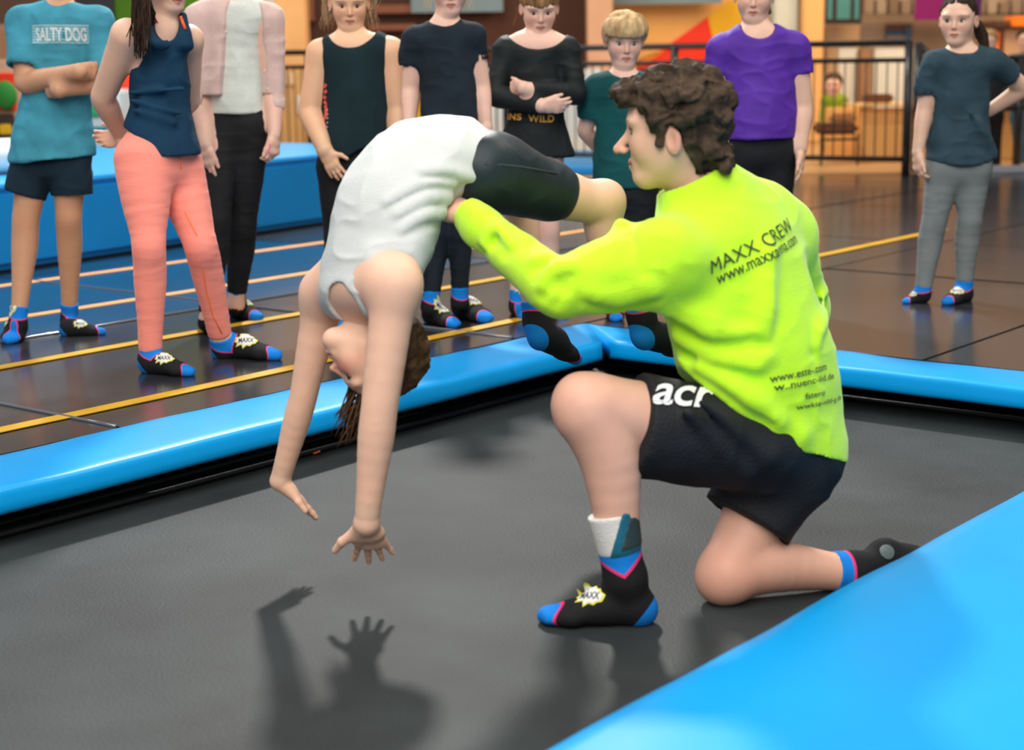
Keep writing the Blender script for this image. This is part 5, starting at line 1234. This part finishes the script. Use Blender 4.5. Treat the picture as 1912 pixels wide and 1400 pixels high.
# 6 girl in the black leotard
def kid6():
    k = Kid(6.64, 'girl with a fringe in black leotard and skirt with crossed arms', (1005, 594), SK_D); J = k.j
    hd = k.head(1007, 14, .196, (.06, -.94, -.34), (.02, -.30, .95)); k.setneck(1002, 78, 21)
    shL, shR = J(944, 94), J(1060, 94); rg = [(1002, 96, 44), (1001, 140, 47), (1001, 190, 45), (1000, 225, 46), (1000, 260, 52)]
    k.body.append(U(k.torso([(a, b, c - 3) for a, b, c in rg], .62), .04)); k.body.append(U(P(shL, shR, k.r(18)), .05)); k.body.append(U(P(J(972, 80), J(1034, 80), k.r(15)), .06))
    A = k.arm(shL, J(922, 178, -.04), J(1008, 197, -.15), (19, 17, 12)); B = k.arm(shR, J(1076, 176, -.04), J(980, 166, -.15), (19, 17, 12))
    k.hands.append(hand(J(1010, 198, -.15), (.95, .05, -.02), (.05, -.3, 1), (-.05, 1, .2), .140, (.2, .35, .3), .05, (.85, .4, .2), k.r(11.5), A[1])); k.hands.append(hand(J(976, 164, -.15), (-.62, .78, -.05), (.1, -.2, 1), (.2, 1, 0), .130, (.45, .5, .4), .05, (.8, .4, .2), k.r(11.5), B[1]))
    L = k.leg(J(974, 270), J(967, 430), J(965, 570), (30, 22, 21, 13)); R = k.leg(J(1024, 270), J(1024, 428), J(1021, 568, .03), (30, 22.5, 22, 13))
    k.foot(J(965, 571), at_z(962, 584), at_z(982, 597), 13, L[1], .068); k.foot(J(1020, 569, .03), at_z(1012, 582), at_z(1057, 592), 13, R[1], .06)
    k.make(.75); hd.eyes(k.o, IRIS_D, LASH_L, (0, -.012), .2)
    HB = hair_mat('auburn_brown_hair', (.11, .055, .022), (.33, .18, .08))
    it = [U(hd.e(0, -.08, .15, (.38, .455, .38)), .02)]
    rng = np.random.RandomState(6)
    for i in range(13):
        x = -.27 + i * .045; it.append(U(hd.p((x * .75, .28, .42), (x, .385 - abs(x) * .4, .125 + .05 * rng.rand() - .15 * abs(x) * 0), (.035, .03), (.028, .012)), .012))
    hair_obj('hair', hd, it, lambda f, l: np.interp(f, [-.6, -.15, -.02, .10, .20, .26, .6], [-.45, -.3, .0, .04, .10, .10, .10]), HB, k.o, .0036)
    cv = [[J(964 - 2 * i + 3 * math.sin(t * 4 + i), 14 + t * (30 + 6 * i), .02) for t in np.linspace(0, 1, 6)] for i in range(2)]
    for c_ in cv: strands('loose_hair', [c_], .0016, HB, k.o)
    BK = cloth('black_leotard_lycra', (.008, .012, .013), .25, .6)
    it = [U(k.torso(rg, .62, .007), .04), U(P(shL, shR, k.r(18) + .006), .05), U(P(J(972, 80), J(1034, 80), k.r(15) + .006), .06), U(arm_chain(*A, end=.985, g=.005, fb=True), .03), U(arm_chain(*B, end=.92, g=.005, fb=True), .03), k.scoop(1003, 54, 55, 38)]
    k.cloth('leotard', it, BK, .0042, None, WR)
    sk = [U(P(J(1000, 214), J(1000, 290), (k.r(51), k.r(33)), (k.r(74), k.r(54)), fa=True, fb=True), .01)]
    V, Q = carve(sk, .0055); V = wrinkle(V, Q, [(.011, (20, 20, 1.5), 11, True)], lambda V: sstep(-(V[:, 2] - J(1000, 214)[2]), 0, .16))
    so = obj_np('skirt', V, Q, cloth('black_skirt_cloth', (.009, .012, .014), .2, .8), k.o)
    V, Q = carve([U(P(J(1000, 203), J(1000, 228), (k.r(52), k.r(38)), (k.r(54), k.r(40)), fa=True, fb=True), .01)], .0045); wb = obj_np('waistband', V, Q, BK, so)
    bv = bvh_of(V, Q); GO = mat('gold_lettering', (.80, .38, .05), .6)
    for tx, x0, x1, y in (('INS', 949, 974, 223), ('WILD', 986, 1034, 226)):
        a, na = pick(bv, x0, y); b, nb = pick(bv, x1, y + 1)
        if a is not None and b is not None: lay('lettering', text_mesh(tx, .03, 1.1), bv, a, b, nrm(na + nb), GO, wb, height=.026, off=.003, refine=.012)
kid6()

# 7 blond boy in green
def kid7():
    k = Kid(6.70, 'small blond boy in a dark green T-shirt behind the coach', (1175, 596), SK_D); J = k.j
    hd = k.head(1166, 74, .205, (.06, -.97, -.22), (.03, -.2, .98)); k.setneck(1164, 138, 21)
    shL, shR = J(1112, 164), J(1218, 164); rg = [(1165, 158, 44), (1163, 210, 49), (1162, 260, 51), (1162, 300, 52), (1164, 348, 54)]
    k.body.append(U(k.torso([(a, b, c - 6) for a, b, c in rg], .64), .04)); k.body.append(U(P(shL, shR, k.r(18)), .05))
    A = k.arm(shL, J(1092, 244, .04), J(1122, 284, .14), (18, 15, 11)); B = k.arm(shR, J(1238, 244, .04), J(1205, 288, .16), (18, 15, 11))
    k.hands.append(hand(A[2], (.8, .1, -.3), (0, .4, 1), (.1, -1, 0), .135, (.3, .4, .3), .05, (.8, .5, .2), None, A[1])); k.hands.append(hand(B[2], (-.8, .1, -.3), (0, .4, 1), (-.1, -1, 0), .135, (.3, .4, .3), .05, (.8, .5, .2), None, B[1]))
    L = k.leg(J(1142, 350), J(1142, 462), J(1145, 566), (31, 22, 20, 14)); R = k.leg(J(1192, 350), J(1192, 462), J(1192, 566), (31, 22, 20, 14))
    k.foot(J(1145, 566), at_z(1143, 588), at_z(1152, 601), 14, L[1], .05); k.foot(J(1192, 566), at_z(1190, 588), at_z(1202, 601), 14, R[1], .05)
    k.make(.6); hd.eyes(k.o, IRIS_B, LASH_L, (0, -.008))
    BL = hair_mat('golden_blond_hair', (.30, .19, .085), (.66, .46, .24), (40, 40, 12))
    it = [U(hd.e(0, -.05, .18, (.405, .46, .37)), .02), U(hd.e(0, .18, .26, (.34, .24, .20)), .06)]
    rng = np.random.RandomState(9)
    for i in range(15):
        x = -.32 + i * .046; it.append(U(hd.p((x * .7 + .04, .16, .46), (x, .40 - abs(x) * .55, .17 + .04 * rng.rand()), (.05, .04), (.034, .016)), .015))
    for s_ in (-1, 1): it.append(U(hd.e(s_ * .35, .06, .02, (.045, .10, .16)), .03))
    hair_obj('hair', hd, it, lambda f, l: np.interp(f, [-.6, -.25, -.12, .0, .12, .2, .3, .6], [-.34, -.25, .06, .06, -.02, .12, .13, .13]), BL, k.o, .0036, strand=.005, freq=(40, 40, 10))
    it = [U(k.torso(rg, .64, .004), .04), U(P(shL, shR, k.r(20)), .05), *sleeve(shL, J(1102, 195), J(1100, 218, .01), [k.r(22), k.r(23), k.r(23)], k.r(18))[0], *sleeve(shR, J(1230, 195), J(1232, 220, .01), [k.r(22), k.r(23), k.r(23)], k.r(18))[0], k.scoop(1164, 124, 29, 22)] + sleeve(shL, J(1102, 195), J(1100, 218, .01), [k.r(22), k.r(23), k.r(23)], k.r(18))[1] + sleeve(shR, J(1230, 195), J(1232, 220, .01), [k.r(22), k.r(23), k.r(23)], k.r(18))[1]
    k.cloth('t_shirt', it, cloth('bottle_green_cotton', (.004, .070, .072), .2), .0055, plane_cut(J(1164, 348), (0, 0, -1)), WR)
    it = [U(k.torso([(1165, 335, 50), (1167, 360, 56)], .68, .004, fa=True), .03), U(leg_chain(*L, end=.97, g=.012, fb=True), .03), U(leg_chain(*R, end=.97, g=.012, fb=True), .03)]
    k.cloth('trousers', it, BLACKL, .006, None, WR)
kid7()

# 8 girl in purple
def kid8():
    k = Kid(6.85, 'girl in a purple T-shirt and black leggings behind the coach', (1415, 585), SK_A); J = k.j
    hd = k.head(1408, -10, .208, (-.16, -.96, -.18), (0, -.16, 1)); k.setneck(1412, 56, 24)
    shL, shR = J(1346, 92), J(1484, 88); rg = [(1414, 78, 56), (1416, 130, 63), (1416, 190, 68), (1415, 256, 71)]
    k.body.append(U(k.torso([(a, b, c - 6) for a, b, c in rg], .66), .04)); k.body.append(U(P(shL, shR, k.r(21)), .05))
    A = k.arm(shL, J(1336, 195), J(1345, 272, -.05), (24, 20, 13.5)); B = k.arm(shR, J(1498, 200), J(1494, 278, -.05), (24, 20, 13.5))
    k.hands.append(hang_hand(.152, A[2], A[1], 1)); k.hands.append(hang_hand(.152, B[2], B[1], -1, (.15, .25, .2)))
    L = k.leg(J(1386, 275), J(1388, 420), J(1390, 545), (40, 27, 25, 15)); R = k.leg(J(1446, 275), J(1446, 420), J(1446, 545), (40, 27, 25, 15))
    k.foot(J(1390, 548), at_z(1388, 576), at_z(1384, 596), 15, L[1]); k.foot(J(1446, 548), at_z(1446, 576), at_z(1450, 596), 15, R[1])
    k.make(.6); hd.eyes(k.o, IRIS_B, LASH_L)
    HB = hair_mat('chestnut_hair', (.09, .045, .018), (.26, .14, .06))
    hair_obj('hair', hd, [U(hd.e(0, -.08, .15, (.385, .455, .385)), .02), U(hd.p((.12, -.50, .0), (.30, -.48, -.42), .10, .05), .04)], lambda f, l: np.interp(f, [-.6, -.40, -.15, -.02, .10, .22, .36, .6], [-.6, -.6, -.2, .02, .06, .2, .36, .45]), HB, k.o, .0045)
    it = [U(k.torso(rg, .66, .004), .04), U(P(shL, shR, k.r(24)), .05), *sleeve(shL, J(1340, 120), J(1339, 140), [k.r(26), k.r(25), k.r(25)], k.r(21))[0], *sleeve(shR, J(1492, 115), J(1496, 138), [k.r(26), k.r(24), k.r(23)], k.r(18))[0], k.scoop(1413, 46, 31, 27)] + sleeve(shL, J(1340, 120), J(1339, 140), [k.r(26), k.r(25), k.r(25)], k.r(21))[1] + sleeve(shR, J(1492, 115), J(1496, 138), [k.r(26), k.r(24), k.r(23)], k.r(18))[1]
    k.cloth('t_shirt', it, cloth('purple_sports_cloth', (.085, .022, .31), .15, .6), .005, plane_cut(J(1415, 257), (0, 0, -1)), WR + [(.004, (5, 5, 16), 8, True)])
    it = [U(k.torso([(1415, 240, 66), (1415, 280, 72)], .68, .004, fa=True), .03), U(leg_chain(*L, end=.985, g=.004, fb=True), .03), U(leg_chain(*R, end=.985, g=.004, fb=True), .03)]
    k.cloth('leggings', it, BLACKL, .006)
kid8()

# 9 girl at right in grey
def kid9():
    k = Kid(6.92, 'dark haired girl with a ponytail in grey shirt and grey leggings at the right', (1760, 560), SK_E); J = k.j
    hd = k.head(1789, 37, .200, (-.42, -.88, -.06), (-.02, -.05, 1)); k.setneck(1797, 100, 22)
    shL, shR = J(1744, 118), J(1852, 116); rg = [(1797, 112, 44), (1796, 160, 50), (1793, 215, 50), (1791, 265, 57), (1790, 305, 58)]
    k.body.append(U(k.torso([(a, b, c - 5) for a, b, c in rg], .64), .04)); k.body.append(U(P(shL, shR, k.r(18)), .05))
    A = k.arm(shL, J(1726, 205), J(1714, 284, -.03), (18.5, 15.5, 11)); B = k.arm(shR, J(1912, 164, .06), J(1848, 206, .12), (18.5, 16, 12))
    k.hands.append(hang_hand(.145, A[2], A[1], 1, (.4, .6, .4))); k.hands.append(hand(B[2], (-.85, -.1, -.2), (0, .3, 1), (-.2, -1, 0), .145, (.3, .4, .3), .05, (.7, .6, .2), None, B[1]))
    L = k.leg(J(1766, 300), J(1744, 415), J(1722, 549), (33, 22, 21, 14)); R = k.leg(J(1816, 300), J(1810, 412), J(1799, 546, .02), (33, 22, 21, 14))
    k.foot(J(1722, 550), at_z(1724, 562), at_z(1688, 567), 14, L[1], .045, emb_n=(-.4, -.8, .5)); k.foot(J(1799, 547, .02), at_z(1808, 560), at_z(1764, 570), 14.5, R[1], .055, emb_n=(-.3, -.8, .5))
    k.make(.5); hd.eyes(k.o, IRIS_D, LASH, (-.012, .0))
    DK = hair_mat('near_black_hair', (.010, .007, .005), (.045, .028, .018))
    hair_obj('hair', hd, [U(hd.e(0, -.085, .155, (.372, .445, .372)), .02), U(hd.e(-.0, -.52, .02, (.10, .10, .10)), .03), U(Ch([J(1822, 44, .07), J(1834, 68, .07), J(1842, 100, .06)], [.020, .024, .012]), .02)], lambda f, l: np.interp(f, [-.8, -.42, -.15, -.02, .10, .22, .34, .6], [-.9, -.9, -.55, .02, .10, .25, .42, .5]), DK, k.o, .004)
    it = [U(k.torso(rg, .64, .004), .04), U(P(shL, shR, k.r(20)), .05), *sleeve(shL, J(1730, 150), J(1728, 178), [k.r(22), k.r(21), k.r(21)], k.r(17))[0], *sleeve(shR, J(1876, 132, .02), J(1888, 142, .03), [k.r(22), k.r(23), k.r(23)], k.r(18))[0], k.scoop(1796, 84, 31, 17)] + sleeve(shL, J(1730, 150), J(1728, 178), [k.r(22), k.r(21), k.r(21)], k.r(17))[1] + sleeve(shR, J(1876, 132, .02), J(1888, 142, .03), [k.r(22), k.r(23), k.r(23)], k.r(18))[1]
    it += [U(P(J(1826, 230, -.08), J(1850, 286, -.03), k.r(9), k.r(14)), .03), U(P(J(1812, 210, -.10), J(1836, 250, -.08), k.r(3)), .02)]
    xc = J(1790, 300)[0]; zb = J(1790, 306)[2]
    k.cloth('t_shirt', it, cloth('slate_cotton', (.026, .055, .074), .28, .85), .005, lambda X, Y, Z: zb + 1.2 * (X - xc) ** 2 - Z + 0 * Y, WR + [(.005, (7, 7, 5), 8, True)])
    it = [U(k.torso([(1790, 270, 50), (1790, 312, 58)], .68, .004, fa=True), .03), U(leg_chain(*L, end=.93, g=.004, fb=True), .03), U(leg_chain(*R, end=.91, g=.004, fb=True), .03)]
    k.cloth('leggings', it, cloth('grey_leggings_cloth', (.20, .225, .225), .12, .85), .005, None, [(.0014, (8, 8, 22), 5, True)])
kid9()

# people far behind at the right edge and at the counter
def far_person(Y, label, base, hx, hy, sh, hip, feet, top, trou, hairc):
    p = person('person', at_y(*base, Y) * np.array([1, 1, 0]), label); s = px_m(at_y(1800, 200, Y)); J = lambda x, y, d=0: at_y(x, y, Y + d); r = lambda q: q / s
    hd = Head(J(hx, hy), (-.3, -.95, -.1), (0, 0, 1), r(42)); nk = U(P(J(hx, hy + 34), hd.w(0, -.1, -.25), r(10), r(9)), .03)
    (ax, ay), (bx, by) = sh; mid = ((ax + bx) / 2, (ay + by) / 2)
    V, Q = carve([nk, U(P(J(ax, ay), J(bx, by), r(9)), .04)] + hd.items(), .008); obj_np('body', V, Q, SK_A, p, hd.mask(V))
    hair_obj('hair', hd, [U(hd.e(0, -.08, .15, (.41, .47, .40)), .02)], lambda f, l: np.interp(f, [-.6, -.1, .1, .3], [-.6, -.3, .1, .3]), hairc, p, .009)
    V, Q = carve([U(Ch([J(*mid), J((mid[0] + hip[0]) / 2, (mid[1] + hip[1]) / 2), J(*hip)], [(r(24), r(14)), (r(22), r(15)), (r(22), r(15))], (1, 0, 0), .02), .03), U(P(J(ax, ay), J(bx, by), r(11)), .03), U(Ch([J(ax, ay), J(ax - 6, ay + 45), J(ax + 4, ay + 85, -.1)], [r(10), r(9), r(7)]), .02), U(Ch([J(bx, by), J(bx + 6, by + 45), J(bx - 4, by + 85, -.1)], [r(10), r(9), r(7)]), .02)], .009); obj_np('top', V, Q, top, p)
    it = [U(P(J(hip[0], hip[1] - 6), J(hip[0], hip[1] + 14), (r(22), r(15)), (r(23), r(16))), .03)]
    for sg, (fx, fy) in zip((-1, 1), feet): it.append(U(Ch([J(hip[0] + sg * 10, hip[1] + 10), J((hip[0] + sg * 10 + fx) / 2, (hip[1] + fy) / 2), J(fx, fy - 8)], [r(14), r(10), r(8)], fb=True), .03))
    V, Q = carve(it, .009); obj_np('trousers', V, Q, trou, p)
    for fx, fy in feet: V, Q = carve([U(P(J(fx, fy - 6), J(fx - 4, fy - 4, -.12), r(7), r(6)), .02)], .009, plane_cut(at_y(fx, fy, Y), (0, 0, -1))); obj_np('shoe', V, Q, BLACKL, p)
far_person(15.0, 'woman in black trousers half hidden behind the girl in grey', (1850, 318), 1846, 78, ((1822, 118), (1872, 118)), (1850, 205), ((1842, 318), (1860, 318)), cloth('black_top', (.02, .02, .022)), cloth('black_trousers', (.008, .008, .01)), hair_mat('fair_hair_far', (.22, .13, .06), (.4, .26, .14)))
far_person(15.25, 'person in blue jeans at the right edge of the back hall', (1905, 316), 1916, 74, ((1892, 112), (1946, 112)), (1910, 206), ((1902, 316), (1918, 316)), cloth('grey_top', (.10, .10, .11)), cloth('blue_jeans', (.05, .17, .26), .2), hair_mat('dark_hair_far', (.02, .012, .008), (.06, .04, .02)))
far_person(16.7, 'seated looking person in yellow green top behind the counter side', (1558, 300), 1556, 158, ((1544, 188), (1572, 188)), (1558, 262), ((1552, 302), (1566, 302)), cloth('yellow_green_top', (.22, .30, .015)), BLACKL, hair_mat('brown_hair_far', (.04, .02, .012), (.1, .06, .03)))
